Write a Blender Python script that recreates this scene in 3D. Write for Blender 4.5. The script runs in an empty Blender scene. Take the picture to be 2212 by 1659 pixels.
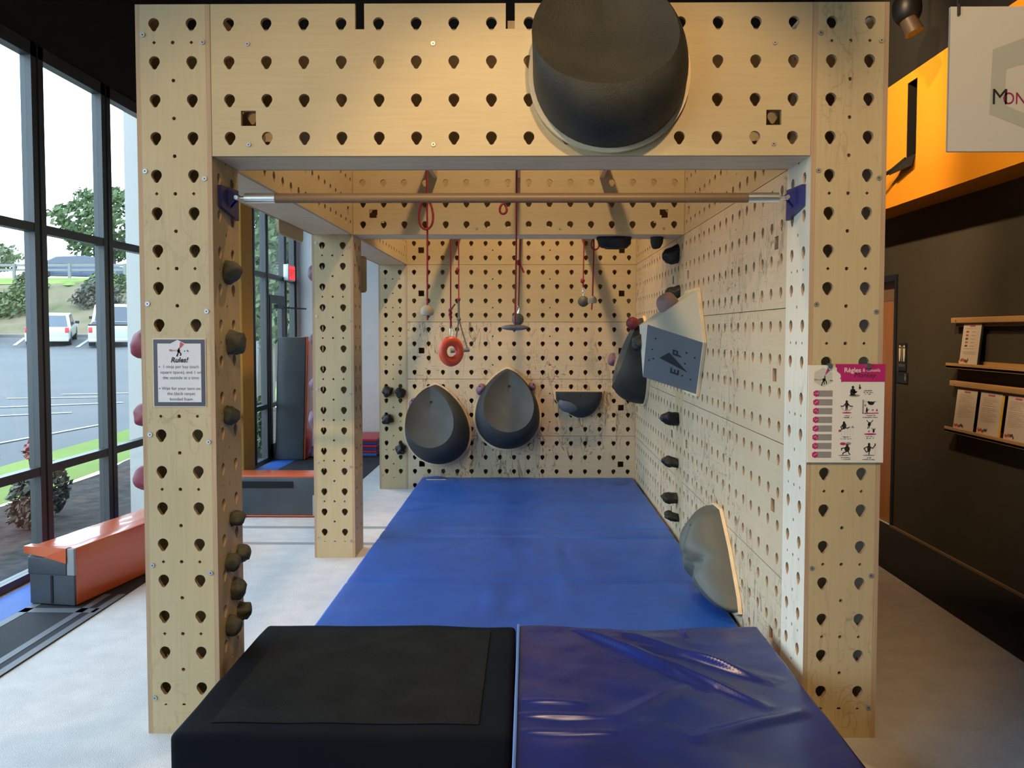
import bpy, bmesh, math, random
from mathutils import Vector, Matrix, noise

P = 0.15            # hole pitch of the climbing frame in metres; all lengths below are in pitches
H = 19.8            # top of the frame
sc = bpy.context.scene
COL = sc.collection

# ------------------------------------------------------------------ camera
CAM = (0.4895, -22.5167, 11.0962)
cam = bpy.data.cameras.new('camera'); camo = bpy.data.objects.new('camera', cam); COL.objects.link(camo)
cam.sensor_width = 36.0; cam.lens = 1803.8 / 2212 * 36.0
cam.shift_x = -14.7 / 2212; cam.shift_y = -32.09 / 2212
cam.clip_start = 0.05; cam.clip_end = 500
pit, yaw, rol = -0.0443, 0.0113, 0.0009
camo.matrix_world = (Matrix.Translation(Vector(CAM) * P) @ Matrix.Rotation(yaw, 4, 'Z')
                     @ Matrix.Rotation(math.pi / 2 + pit, 4, 'X') @ Matrix.Rotation(rol, 4, 'Z'))
sc.camera = camo

# ------------------------------------------------------------------ sky, view
SKY = 7.4
w = bpy.data.worlds.new('overcast_sky'); sc.world = w; w.use_nodes = True
nt = w.node_tree; bg = nt.nodes['Background']
tc = nt.nodes.new('ShaderNodeTexCoord'); sep = nt.nodes.new('ShaderNodeSeparateXYZ')
rp = nt.nodes.new('ShaderNodeValToRGB')
rp.color_ramp.elements[0].position = 0.0; rp.color_ramp.elements[0].color = (0.66, 0.83, 1.0, 1)
rp.color_ramp.elements[1].position = 0.6; rp.color_ramp.elements[1].color = (0.60, 0.79, 1.0, 1)
nt.links.new(tc.outputs['Generated'], sep.inputs[0]); nt.links.new(sep.outputs[2], rp.inputs[0])
nt.links.new(rp.outputs[0], bg.inputs[0]); bg.inputs[1].default_value = SKY
sc.view_settings.view_transform = 'Standard'; sc.view_settings.look = 'None'
sc.view_settings.exposure = 0.0; sc.view_settings.gamma = 1.0; sc.view_settings.use_curve_mapping = False
sc.cycles.max_bounces = 9; sc.cycles.diffuse_bounces = 4; sc.cycles.glossy_bounces = 3
sc.cycles.transparent_max_bounces = 12; sc.cycles.transmission_bounces = 4
sc.cycles.caustics_reflective = False; sc.cycles.caustics_refractive = False
sc.cycles.sample_clamp_indirect = 6.0
sc.cycles.use_denoising = True
try:
    sc.cycles.denoising_input_passes = 'RGB_ALBEDO_NORMAL'
except Exception:
    pass

WARM = (1.0, 0.67, 0.34)
# ceiling track spots: x, y, z, target, watts, cone degrees, blend
SPOTS = [
    (-3.5, -22.0, 27.0, (-4.5, 0.0, 8.5), 250, 54, 0.55, 0.35),
    (3.0, -22.0, 27.0, (2.8, 0.0, 10.5), 400, 46, 0.45, 0.35),
    (1.0, -9.0, 29.0, (1.0, 0.0, 18.0), 22, 90, 0.7, 0.35),
    (0.2, 9.0, 30.5, (0.2, 14.0, 8.0), 200, 110, 0.5, 0.5),
    (0.2, 27.0, 30.5, (0.2, 36.0, 9.0), 290, 100, 0.5, 0.5),
    (9.0, -16.0, 27.0, (14.6, 0.5, 18.6), 170, 36, 0.5, 0.35),  # extra lamp without a known fixture, added to brighten the hanging sign
    (6.5, 2.0, 29.5, (19.4, 12.0, 20.5), 350, 70, 0.6, 0.4),
    (6.5, 16.0, 29.5, (19.4, 24.0, 20.5), 350, 70, 0.6, 0.4),
]
def aim(loc, tgt):
    d = (Vector(tgt) - Vector(loc))
    return d.to_track_quat('-Z', 'Y').to_euler()
# day light openings: portals in the glazed wall only tell the renderer where the sky is
for (y0, y1) in ((-40, 41.5), (45, 57)):
    L = bpy.data.lights.new('sky_portal', 'AREA'); L.shape = 'RECTANGLE'
    L.size = (y1 - y0) * P; L.size_y = 23 * P; L.cycles.is_portal = True
    lo = bpy.data.objects.new('sky_portal', L); COL.objects.link(lo)
    lo.location = (-22.3 * P, (y0 + y1) / 2 * P, 12 * P)
    lo.rotation_euler = Vector((1, 0, 0)).to_track_quat('-Z', 'Y').to_euler()

# ------------------------------------------------------------------ helpers
class MB:
    def __init__(s): s.v = []; s.f = []; s.m = []; s.xf = None
    def add(s, vs, fs, m=0):
        b = len(s.v)
        if s.xf: vs = [s.xf(Vector(p)) for p in vs]
        s.v += [tuple(p) for p in vs]
        for f in fs: s.f.append([b + i for i in f]); s.m.append(m)
    def box(s, x0, x1, y0, y1, z0, z1, m=0):
        s.add([(x, y, z) for z in (z0, z1) for y in (y0, y1) for x in (x0, x1)],
              [(0, 2, 3, 1), (4, 5, 7, 6), (0, 1, 5, 4), (2, 6, 7, 3), (0, 4, 6, 2), (1, 3, 7, 5)], m)
    def quad(s, a, b, c, d, m=0): s.add([a, b, c, d], [(0, 1, 2, 3)], m)
    def build(s, name, mats, parent=None, smooth=None, weld=True, origin=None):
        me = bpy.data.meshes.new(name)
        og = Vector(origin) if origin is not None else Vector((0, 0, 0))
        me.from_pydata([tuple((Vector(p) - og) * P) for p in s.v], [], s.f)
        if not isinstance(mats, (list, tuple)): mats = [mats]
        for m in mats: me.materials.append(m)
        me.polygons.foreach_set('material_index', s.m)
        if weld:
            bm = bmesh.new(); bm.from_mesh(me)
            bmesh.ops.remove_doubles(bm, verts=bm.verts, dist=2e-5); bm.to_mesh(me); bm.free()
        if smooth is not None:
            me.polygons.foreach_set('use_smooth', [True] * len(me.polygons))
            if smooth < 170: me.set_sharp_from_angle(angle=math.radians(smooth))
        me.update()
        o = bpy.data.objects.new(name, me); COL.objects.link(o)
        if origin is not None: o.location = og * P
        if parent:
            o.parent = parent
            if origin is not None: o.location = og * P - parent.location
        return o

def thing(name, label, cat, loc=(0, 0, 0), group=None):
    o = bpy.data.objects.new(name, None); COL.objects.link(o)
    o.location = Vector(loc) * P; o.empty_display_size = 0.05
    return tag(o, label, cat, group)
def tag(o, label, cat, group=None, kind=None):
    if label: o['label'] = label
    if cat: o['category'] = cat
    if group: o['group'] = group
    if kind: o['kind'] = kind
    return o
def struct(o):
    o['kind'] = 'structure'; return o
def part(mb, name, mats, parent, smooth=None, label=None):
    """a part modelled in world pitches under a thing whose Empty stands at parent.location"""
    o = mb.build(name, mats, None, smooth)
    o.parent = parent
    wl = Vector((0, 0, 0)); q = parent
    while q is not None: wl += Vector(q.location); q = q.parent
    o.location = -wl
    if label: o['label'] = label
    return o

def tube(mb, pts, r, n=8, m=0, cap=True):
    pts = [Vector(p) for p in pts]; rs = r if isinstance(r, (list, tuple)) else [r] * len(pts)
    vs = []; fs = []; up = None
    for i, p in enumerate(pts):
        t = (pts[min(i + 1, len(pts) - 1)] - pts[max(i - 1, 0)])
        if t.length < 1e-9: t = Vector((0, 0, 1))
        t.normalize()
        if up is None: up = Vector((1, 0, 0)) if abs(t.x) < 0.8 else Vector((0, 1, 0))
        a = t.cross(up).normalized(); up = a.cross(t).normalized()
        for k in range(n):
            an = 2 * math.pi * k / n
            vs.append(p + (a * math.cos(an) + up * math.sin(an)) * rs[i])
    for i in range(len(pts) - 1):
        for k in range(n):
            k2 = (k + 1) % n
            fs.append((i * n + k, i * n + k2, (i + 1) * n + k2, (i + 1) * n + k))
    if cap:
        fs.append(tuple(range(n))[::-1]); fs.append(tuple(range((len(pts) - 1) * n, len(pts) * n)))
    mb.add(vs, fs, m)
def ball(mb, c, rx, ry=None, rz=None, m=0, nu=20, nv=12, fn=None):
    ry = ry or rx; rz = rz or rx; vs = []; fs = []
    for j in range(nv + 1):
        th = math.pi * j / nv
        for i in range(nu):
            ph = 2 * math.pi * i / nu
            d = Vector((math.sin(th) * math.cos(ph), math.sin(th) * math.sin(ph), math.cos(th)))
            p = Vector((d.x * rx, d.y * ry, d.z * rz))
            if fn: p = fn(d, p)
            vs.append(Vector(c) + p)
    for j in range(nv):
        for i in range(nu):
            i2 = (i + 1) % nu
            fs.append((j * nu + i, (j + 1) * nu + i, (j + 1) * nu + i2, j * nu + i2))
    mb.add(vs, fs, m)
def axis(lo, hi, r, n):
    a = [lo, lo + .3 * r, lo + .65 * r, lo + r]
    a += [lo + r + (hi - lo - 2 * r) * i / n for i in range(1, n)]
    return a + [hi - r, hi - .65 * r, hi - .3 * r, hi]
def rbox(mb, x0, x1, y0, y1, z0, z1, r=.1, n=(1, 1, 1), disp=None, m=0, top_m=None):
    ax = [axis(x0, x1, r, n[0]), axis(y0, y1, r, n[1]), axis(z0, z1, r, n[2])]
    lo = Vector((x0 + r, y0 + r, z0 + r)); hi = Vector((x1 - r, y1 - r, z1 - r))
    def mp(p):
        q = Vector([min(max(p[i], lo[i]), hi[i]) for i in range(3)]); d = p - q
        if d.length > 1e-9: p = q + d.normalized() * r
        return disp(p) if disp else p
    for a, b, c in ((0, 1, 2), (1, 2, 0), (2, 0, 1)):
        for side in (0, 1):
            A, B = ax[a], ax[b]; vs = []; fs = []
            val = ax[c][0] if side == 0 else ax[c][-1]
            for u in A:
                for v in B:
                    p = [0, 0, 0]; p[a] = u; p[b] = v; p[c] = val
                    vs.append(mp(Vector(p)))
            nb = len(B)
            for i in range(len(A) - 1):
                for j in range(nb - 1):
                    f = (i * nb + j, (i + 1) * nb + j, (i + 1) * nb + j + 1, i * nb + j + 1)
                    fs.append(f if side else f[::-1])
            mb.add(vs, fs, top_m if (top_m is not None and c == 2 and side == 1) else m)
def cyl(mb, c, ax, r, h, n=16, m=0):
    c = Vector(c); a = Vector(ax).normalized()
    tube(mb, [c, c + a * h], r, n, m)

# ------------------------------------------------------------------ materials
def mat(name, col, rough=0.6, metal=0.0, spec=0.5, var=0.0, vscale=4.0, bump=0.0, bscale=40.0, stretch=(1, 1, 1), col2=None, emit=None, coat=0.0, sheen=0.0):
    m = bpy.data.materials.new(name); m.use_nodes = True; t = m.node_tree; N = t.nodes; Lk = t.links
    b = N['Principled BSDF']
    b.inputs['Base Color'].default_value = (*col, 1); b.inputs['Roughness'].default_value = rough
    b.inputs['Metallic'].default_value = metal; b.inputs['Specular IOR Level'].default_value = spec
    b.inputs['Coat Weight'].default_value = coat; b.inputs['Sheen Weight'].default_value = sheen
    if emit:
        b.inputs['Emission Color'].default_value = (*emit[0], 1); b.inputs['Emission Strength'].default_value = emit[1]
    co = N.new('ShaderNodeTexCoord'); mp = N.new('ShaderNodeMapping'); mp.inputs['Scale'].default_value = stretch
    Lk.new(co.outputs['Object'], mp.inputs[0])
    if var or col2:
        nz = N.new('ShaderNodeTexNoise'); nz.inputs['Scale'].default_value = vscale; nz.inputs['Detail'].default_value = 5
        Lk.new(mp.outputs[0], nz.inputs[0])
        r = N.new('ShaderNodeValToRGB'); r.color_ramp.elements[0].position = .32; r.color_ramp.elements[1].position = .68
        c2 = col2 or tuple(max(0, c * (1 - var)) for c in col); c1 = col if col2 else tuple(min(1, c * (1 + var)) for c in col)
        r.color_ramp.elements[0].color = (*c2, 1); r.color_ramp.elements[1].color = (*c1, 1)
        Lk.new(nz.outputs[0], r.inputs[0]); Lk.new(r.outputs[0], b.inputs['Base Color'])
    if bump:
        n2 = N.new('ShaderNodeTexNoise'); n2.inputs['Scale'].default_value = bscale; n2.inputs['Detail'].default_value = 4
        Lk.new(mp.outputs[0], n2.inputs[0])
        bp = N.new('ShaderNodeBump'); bp.inputs['Strength'].default_value = bump; bp.inputs['Distance'].default_value = 0.01
        Lk.new(n2.outputs[0], bp.inputs['Height']); Lk.new(bp.outputs[0], b.inputs['Normal'])
    return m

def plywood(name, col, axis='x', scuff=0.0, scuff_z=(0, 30), scuff_y=None):
    """birch plywood: fine grain along an axis, soft blotches, and dark shoe scuffs with a shape of their own"""
    m = mat(name, col, rough=.5, spec=.35); t = m.node_tree; N = t.nodes; Lk = t.links; b = N['Principled BSDF']
    co = N.new('ShaderNodeTexCoord')
    def noise_(scale, st, detail=4, rot=(0, 0, 0), dist=0.0):
        mp = N.new('ShaderNodeMapping'); mp.inputs['Scale'].default_value = st; mp.inputs['Rotation'].default_value = rot
        Lk.new(co.outputs['Object'], mp.inputs[0])
        n = N.new('ShaderNodeTexNoise'); n.inputs['Scale'].default_value = scale; n.inputs['Detail'].default_value = detail
        n.inputs['Distortion'].default_value = dist
        Lk.new(mp.outputs[0], n.inputs[0]); return n.outputs[0]
    def ramp(src, p0, p1, c0, c1):
        r = N.new('ShaderNodeValToRGB'); r.color_ramp.elements[0].position = p0; r.color_ramp.elements[1].position = p1
        r.color_ramp.elements[0].color = (*c0, 1); r.color_ramp.elements[1].color = (*c1, 1); Lk.new(src, r.inputs[0]); return r.outputs[0]
    def mul(a, b_, f=1.0):
        x = N.new('ShaderNodeMix'); x.data_type = 'RGBA'; x.blend_type = 'MULTIPLY'; x.inputs[0].default_value = f
        Lk.new(a, x.inputs[6]); Lk.new(b_, x.inputs[7]); return x.outputs[2]
    st = (1.2, 1.2, 26) if axis == 'x' else (26, 26, 1.2)
    g = ramp(noise_(3.0, st, 6, dist=.4), .3, .7, tuple(c * .95 for c in col), tuple(min(1, c * 1.04) for c in col))
    bl = ramp(noise_(1.6, (1, 1, 1), 3), .3, .62, (.93, .91, .88), (1, 1, 1))
    c = mul(g, bl)
    if scuff:
        # thin curved shoe scratches: stretched, turned noise cut to a narrow band, kept to patches of the sheet
        patch = ramp(noise_(.9, (1, 1, 1), 2), (.43), .55, (0, 0, 0), (1, 1, 1))
        for k, (sc_, st_, rot, wd) in enumerate(((2.6, (3.5, 3.5, .9), (.25, .35, 0), .010), (3.4, (3.0, 3.0, .8), (-.5, -.6, 0), .009), (5.5, (1, 1, 3.6), (.2, .3, 0), .006))):
            n = noise_(sc_, st_, 2, rot, 1.2)
            r = N.new('ShaderNodeValToRGB'); e = r.color_ramp.elements
            e[0].position = .60 - wd * 2; e[0].color = (1, 1, 1, 1); e[1].position = .60 + wd * 2; e[1].color = (1, 1, 1, 1)
            m_ = e.new(.60); m_.color = (.32, .28, .25, 1); Lk.new(n, r.inputs[0])
            x = N.new('ShaderNodeMix'); x.data_type = 'RGBA'; x.blend_type = 'MULTIPLY'
            f = N.new('ShaderNodeMath'); f.operation = 'MULTIPLY'; f.inputs[1].default_value = min(1, .8 * scuff); Lk.new(patch, f.inputs[0]); Lk.new(f.outputs[0], x.inputs[0])
            Lk.new(c, x.inputs[6]); Lk.new(r.outputs[0], x.inputs[7]); c = x.outputs[2]
        sm = ramp(noise_(6, (2.5, 2.5, .9), 5, (.3, .2, 0), .6), .62, .78, (1, 1, 1), (.70, .68, .66))
        x = N.new('ShaderNodeMix'); x.data_type = 'RGBA'; x.blend_type = 'MULTIPLY'; x.inputs[0].default_value = min(1, .55 * scuff)
        Lk.new(c, x.inputs[6]); Lk.new(sm, x.inputs[7]); c = x.outputs[2]
    Lk.new(c, b.inputs['Base Color'])
    return m

WOOD = (0.50, 0.395, 0.225)
m_ply = plywood('birch_plywood', WOOD)
m_plyv = plywood('birch_plywood_upright', WOOD, 'z')
m_plyscuff = plywood('scuffed_birch_plywood', (0.585, 0.46, 0.295), 'x', 1.1)
m_plydirty = plywood('worn_birch_plywood', (0.585, 0.465, 0.305), 'x', 1.3)
m_edge = mat('plywood_edge', (0.36, 0.235, 0.13), .7, col2=(0.47, 0.33, 0.20), vscale=3, stretch=(90, 90, 1))
m_edgeh = mat('plywood_edge_flat', (0.40, 0.27, 0.155), .7, col2=(0.50, 0.36, 0.22), vscale=3, stretch=(1, 1, 60))
m_under = mat('plywood_underside', (0.74, 0.60, 0.42), .5, var=.07, vscale=5, stretch=(1, 4, 1))
m_screw = mat('zinc_screw', (0.42, 0.43, 0.42), .4, .7)
m_joist = mat('dark_edge_joist', (0.55, 0.42, 0.26), .6, var=.08)
m_carpet = mat('pale_grey_carpet', (0.64, 0.63, 0.63), .95, spec=.1, col2=(0.56, 0.555, 0.565), vscale=7, bump=.6, bscale=260)
m_blackmat = mat('black_rubber_floor', (0.022, 0.022, 0.026), .75, spec=.3, bump=.2, bscale=200)
m_tape = mat('grey_tape', (0.13, 0.135, 0.15), .55)
m_tape2 = mat('grey_floor_tape', (0.26, 0.27, 0.28), .7)
m_bluestrip = mat('blue_floor_strip', (0.015, 0.10, 0.42), .6)
m_frame = mat('dark_bronze_aluminium', (0.040, 0.042, 0.042), .42, spec=.5)
m_ceil = mat('charcoal_paint', (0.018, 0.017, 0.016), .9, spec=.2)
m_dark = mat('dark_grey_wall_paint', (0.062, 0.056, 0.044), .8, spec=.2, var=.04)
m_yellow = mat('mustard_wall_paint', (0.80, 0.33, 0.02), .75, spec=.2)
m_yellow2 = mat('ochre_column_paint', (0.72, 0.36, 0.07), .7, spec=.2)
m_grey = mat('pale_grey_wall_paint', (0.66, 0.67, 0.68), .85, spec=.2, var=.03)
m_blue = mat('blue_vinyl', (0.012, 0.085, 0.42), .42, spec=.5, col2=(0.010, 0.068, 0.35), vscale=5)
m_navy = mat('navy_vinyl', (0.002, 0.018, 0.16), .27, spec=.5, col2=(0.002, 0.012, 0.11), vscale=4)
m_blackfab = mat('black_border_fabric', (0.004, 0.0055, 0.0085), .9, spec=.1)
m_blackcar = mat('black_carpet_top', (0.0105, 0.0115, 0.012), .95, spec=.08, bump=.3, bscale=150, var=.25, vscale=6)
m_orange = mat('orange_vinyl', (0.62, 0.105, 0.03), .22, spec=.55, coat=.3)
m_greyv = mat('grey_vinyl', (0.055, 0.062, 0.070), .38, spec=.5, var=.1, vscale=5)
m_velcro = mat('black_strap', (0.006, 0.006, 0.008), .9)
m_greyedge = mat('grey_webbing', (0.30, 0.30, 0.30), .6)
m_macro = mat('charcoal_textured_resin', (0.030, 0.034, 0.037), .62, spec=.35, var=.15, vscale=6, bump=.25, bscale=160)
m_macroD = mat('light_grey_resin_dish', (0.078, 0.082, 0.078), .65, spec=.3, var=.10, vscale=7)
m_macrof = mat('dark_olive_resin', (0.030, 0.030, 0.024), .6, spec=.3, var=.25, vscale=7, bump=.3, bscale=150)
m_macrofd = mat('chalked_olive_resin', (0.040, 0.038, 0.030), .6, spec=.3, col2=(0.028, 0.028, 0.023), vscale=7, bump=.3, bscale=150)
m_macrog = mat('grey_green_resin', (0.085, 0.09, 0.078), .5, spec=.35, var=.12, vscale=4)
m_baseply = mat('volume_base_plywood', (0.74, 0.57, 0.36), .6, var=.08, vscale=14)
m_white = mat('cream_painted_ply', (0.44, 0.45, 0.38), .7, var=.04)
m_bluegrey = mat('blue_grey_painted_ply', (0.125, 0.135, 0.145), .6, var=.04)
m_blk = mat('black_polyurethane', (0.009, 0.010, 0.010), .5, spec=.4, bump=.3, bscale=120)
m_moss = mat('dark_grey_green_resin', (0.042, 0.047, 0.038), .65, var=.15, vscale=25, bump=.2, bscale=150)
m_red = mat('raspberry_resin', (0.17, 0.018, 0.03), .55, var=.1)
m_purple = mat('mauve_resin', (0.17, 0.09, 0.13), .6, var=.1)
m_mauve = mat('dusty_brown_mauve_resin', (0.24, 0.155, 0.15), .6, var=.12)
m_rope = mat('red_rope', (0.36, 0.02, 0.03), .7, col2=(0.22, 0.012, 0.02), vscale=60)
m_greyrope = mat('grey_cord', (0.13, 0.12, 0.09), .8)
m_ballw = mat('pale_wood_ball', (0.42, 0.345, 0.25), .6, var=.12, vscale=12)
m_balld = mat('dark_wood_ball', (0.15, 0.13, 0.105), .6, var=.15, vscale=12)
m_ballg = mat('mossy_green_ball', (0.085, 0.082, 0.055), .55, var=.15, vscale=14)
m_disc = mat('grey_disc', (0.17, 0.16, 0.15), .6, var=.1, vscale=12)
m_ring = mat('orange_red_ring_foam', (0.80, 0.10, 0.045), .45, var=.06, vscale=12)
m_steel = mat('polished_steel', (0.78, 0.78, 0.76), .32, 1.0)
m_bar = mat('brown_bar', (0.17, 0.10, 0.045), .45, var=.06, stretch=(1, 30, 30))
m_bracket = mat('blue_steel_bracket', (0.012, 0.022, 0.14), .4, spec=.5)
m_paper = mat('white_paper', (0.66, 0.63, 0.63), .6)
m_sign = mat('cream_board', (0.70, 0.66, 0.57), .55)
m_hang = mat('warm_white_sign_board', (0.66, 0.61, 0.50), .6)
m_logo_g = mat('faint_grey_green_print', (0.48, 0.47, 0.37), .6)
m_ink = mat('black_ink', (0.012, 0.011, 0.012), .6)
m_ink2 = mat('dark_grey_ink', (0.09, 0.08, 0.09), .6)
m_greyink = mat('grey_ink', (0.25, 0.235, 0.215), .6)
m_magenta = mat('magenta_ink', (0.42, 0.013, 0.13), .55)
m_pink = mat('dusty_pink_ink', (0.48, 0.12, 0.20), .6)
m_redink = mat('red_ink', (0.50, 0.07, 0.05), .6)
m_yellowp = mat('yellow_sheet', (0.75, 0.50, 0.04), .6)
m_shelf = mat('oiled_wood_ledge', (0.50, 0.30, 0.12), .5, var=.1, vscale=5, stretch=(20, 1, 20))
m_door = mat('warm_wood_door', (0.42, 0.175, 0.045), .4, var=.12, vscale=3, stretch=(8, 8, 1))
m_trimw = mat('brown_wood_strip', (0.22, 0.14, 0.075), .6)
m_blackp = mat('satin_black_plastic', (0.008, 0.008, 0.009), .45)
m_signw = mat('white_symbol', (0.80, 0.78, 0.68), .6)
m_exitw = mat('white_sign_housing', (0.75, 0.75, 0.76), .5)
m_exit = mat('lit_red_sign_face', (0.8, 0.03, 0.04), .5, emit=((1.0, 0.05, 0.06), 0.9))
m_exitd = mat('dark_red_letters', (0.35, 0.0, 0.0), .5, emit=((0.6, 0.0, 0.0), 0.25))
m_lens = mat('lamp_lens', (1, 0.9, 0.7), .5, emit=((1.0, 0.75, 0.45), 30.0))
m_stackr = mat('red_vinyl', (0.50, 0.02, 0.035), .4)
m_stackb = mat('dark_blue_vinyl', (0.02, 0.05, 0.22), .45)
m_stackl = mat('bright_blue_vinyl', (0.03, 0.13, 0.50), .45)
m_asph = mat('asphalt', (0.095, 0.092, 0.092), .85, col2=(0.082, 0.08, 0.08), vscale=.5, spec=.2)
m_line = mat('white_road_paint', (0.40, 0.38, 0.36), .8)
m_grass = mat('lawn_grass', (0.17, 0.21, 0.055), .95, spec=.1, col2=(0.11, 0.155, 0.035), vscale=.9, bump=.5, bscale=30)
m_bank = mat('scrubby_bank', (0.17, 0.13, 0.085), .95, spec=.1, col2=(0.10, 0.10, 0.045), vscale=.7, bump=.6, bscale=8)
m_mulch = mat('bark_mulch_and_stones', (0.065, 0.05, 0.042), .95, spec=.1, col2=(0.025, 0.022, 0.02), vscale=9, bump=.6, bscale=25)
m_curb = mat('concrete_curb', (0.24, 0.22, 0.20), .9)
m_stucco = mat('pale_stucco', (0.48, 0.45, 0.41), .9, bump=.2, bscale=80)
m_rail = mat('weathered_grey_rail', (0.17, 0.165, 0.15), .7)
m_leaf = mat('green_leaves', (0.11, 0.15, 0.05), .8, col2=(0.06, 0.09, 0.033), vscale=3)
m_leaf2 = mat('dusty_green_leaves', (0.13, 0.15, 0.07), .8, col2=(0.08, 0.095, 0.045), vscale=3)
m_leaf3 = mat('dark_leaves', (0.045, 0.05, 0.04), .8, col2=(0.10, 0.09, 0.06), vscale=3)
m_flower = mat('red_flower_heads', (0.35, 0.06, 0.05), .8)
m_bark = mat('tree_bark', (0.10, 0.08, 0.06), .9)
m_carr = mat('dark_red_car_paint', (0.17, 0.01, 0.014), .3, coat=.5)
m_carw = mat('white_car_paint', (0.42, 0.42, 0.41), .3, coat=.4)
m_carb = mat('blue_car_paint', (0.045, 0.06, 0.12), .3, coat=.4)
m_carglass = mat('car_glass', (0.05, 0.06, 0.08), .1, spec=.6)
m_tyre = mat('tyre_rubber', (0.02, 0.02, 0.022), .9)
m_tail = mat('red_tail_light', (0.55, 0.03, 0.03), .3)
m_chrome = mat('bumper_metal', (0.4, 0.4, 0.42), .35, .8)

def glass(name):
    m = bpy.data.materials.new(name); m.use_nodes = True; t = m.node_tree; N = t.nodes; Lk = t.links
    N.remove(N['Principled BSDF'])
    tr = N.new('ShaderNodeBsdfTransparent'); tr.inputs[0].default_value = (.93, .96, .96, 1)
    gl = N.new('ShaderNodeBsdfGlossy'); gl.inputs['Roughness'].default_value = .02
    fw = N.new('ShaderNodeLayerWeight'); fw.inputs[0].default_value = .5
    pw = N.new('ShaderNodeMath'); pw.operation = 'POWER'; pw.inputs[1].default_value = 5; Lk.new(fw.outputs['Facing'], pw.inputs[0])
    fr = N.new('ShaderNodeMath'); fr.operation = 'MULTIPLY_ADD'; fr.inputs[1].default_value = .45; fr.inputs[2].default_value = .03; Lk.new(pw.outputs[0], fr.inputs[0])
    mx = N.new('ShaderNodeMixShader'); Lk.new(fr.outputs[0], mx.inputs[0]); Lk.new(tr.outputs[0], mx.inputs[1]); Lk.new(gl.outputs[0], mx.inputs[2])
    Lk.new(mx.outputs[0], N['Material Output'].inputs[0]); return m
m_glass = glass('window_glass')

# ------------------------------------------------------------------ the room shell
XW, YB, XR, ZC, YF = -21.7, 57.5, 21.2, 33.0, -45.0
def boxobj(name, mats, *b, kind=True, parent=None):
    mb = MB(); mb.box(*b); o = mb.build(name, mats, parent)
    if kind: struct(o)
    return o
boxobj('floor', m_carpet, XW - .6, XR + .6, YF - .6, YB + .6, -1, 0)
boxobj('ceiling', m_ceil, XW - .6, XR + .6, YF - .6, YB + .6, ZC, ZC + .5)
boxobj('wall_left', m_ceil, XW - .6, XW, YF, YB, 24.0, ZC)
boxobj('wall_back', m_grey, XW - .6, XR + .6, YB, YB + .6, 0, ZC)
boxobj('wall_front', m_dark, XW - .6, XR + .6, YF - .6, YF, 0, ZC)
mb = MB(); mb.box(XR, XR + .6, YF, 24.9, 0, ZC); mb.box(XR, XR + .6, 31.2, YB, 0, ZC); mb.box(XR, XR + .6, 24.9, 31.2, 14.1, ZC)
mb.box(XR + 3, XR + 3.2, 22, 34, 0, 15)
struct(mb.build('wall_right', m_dark))
# mustard bulkhead over the right wall, with its dark upper wall
mb = MB(); mb.box(19.4, XR, YF, YB, 17.62, 23.95)
# the shallow opening cut in it
mb2 = MB()
def bulk():
    b = MB(); y0, y1, z0, z1 = 18.9, 19.95, 19.8, 23.5
    b.box(19.4, XR, YF, y0, 17.62, 23.95); b.box(19.4, XR, y1, YB, 17.62, 23.95)
    b.box(19.4, XR, y0, y1, 17.62, z0); b.box(19.4, XR, y0, y1, z1, 23.95)
    return b
struct(bulk().build('wall_right_bulkhead', m_yellow, weld=False))
mb = MB(); mb.box(20.9, XR, 18.9, 19.95, 19.8, 23.5); mb.box(19.42, XR, 19.92, 19.95, 19.8, 23.5); mb.box(19.42, XR, 18.9, 18.93, 19.8, 23.5); mb.box(19.42, XR, 18.9, 19.95, 23.47, 23.5); mb.box(19.42, XR, 18.9, 19.95, 19.8, 19.83); struct(mb.build('trim_shade_lining', m_ceil))  # dark lining added so the opening reads as deep shade
boxobj('wall_right_upper', m_ceil, 19.4, XR, YF, YB, 23.95, ZC)
boxobj('baseboard_right', m_trimw, XR - .12, XR, YF, 24.9, 0, .16)
# ochre column in the glazed wall
mb = MB(); mb.box(XW - .6, -21.3, 40.9, 43.5, 0, 24); struct(mb.build('wall_left_column', m_yellow2))
# floor finishes
mb = MB(); mb.box(-19.6, -16.45, YF, 49.8, 0, .05); struct(mb.build('floor_black_runner', m_blackmat))
mb = MB(); mb.box(-16.45, -12.0, 27.2, 57.5, 0, .045); mb.box(-21.5, -8.5, 50.4, 57.5, 0, .055); struct(mb.build('floor_black_area', m_blackmat))
mb = MB()
for (x0, x1, y0, y1) in ((-16.75, -16.45, YF, 12), (-17.35, -17.05, YF, 12), (-19.6, -19.25, YF, 11), (-19.6, -16.6, 9.7, 10.2)): mb.box(x0, x1, y0, y1, .05, .062)
struct(mb.build('trim_2', m_tape))
mb = MB(); mb.box(XW + .35, -19.6, YF, 49, 0, .06); struct(mb.build('floor_blue_strip', m_bluestrip))
mb = MB(); mb.box(-16.4, -7.2, 24.1, 24.6, 0, .012); mb.box(-16.4, -7.2, 20.5, 20.95, 0, .012); mb.box(-12, -3, 49.7, 50.2, 0, .012); struct(mb.build('trim_3', m_tape2))
mb = MB(); mb.box(17.2, XR, YF, YB, 0, .05); struct(mb.build('floor_black_border', m_blackmat))

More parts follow.
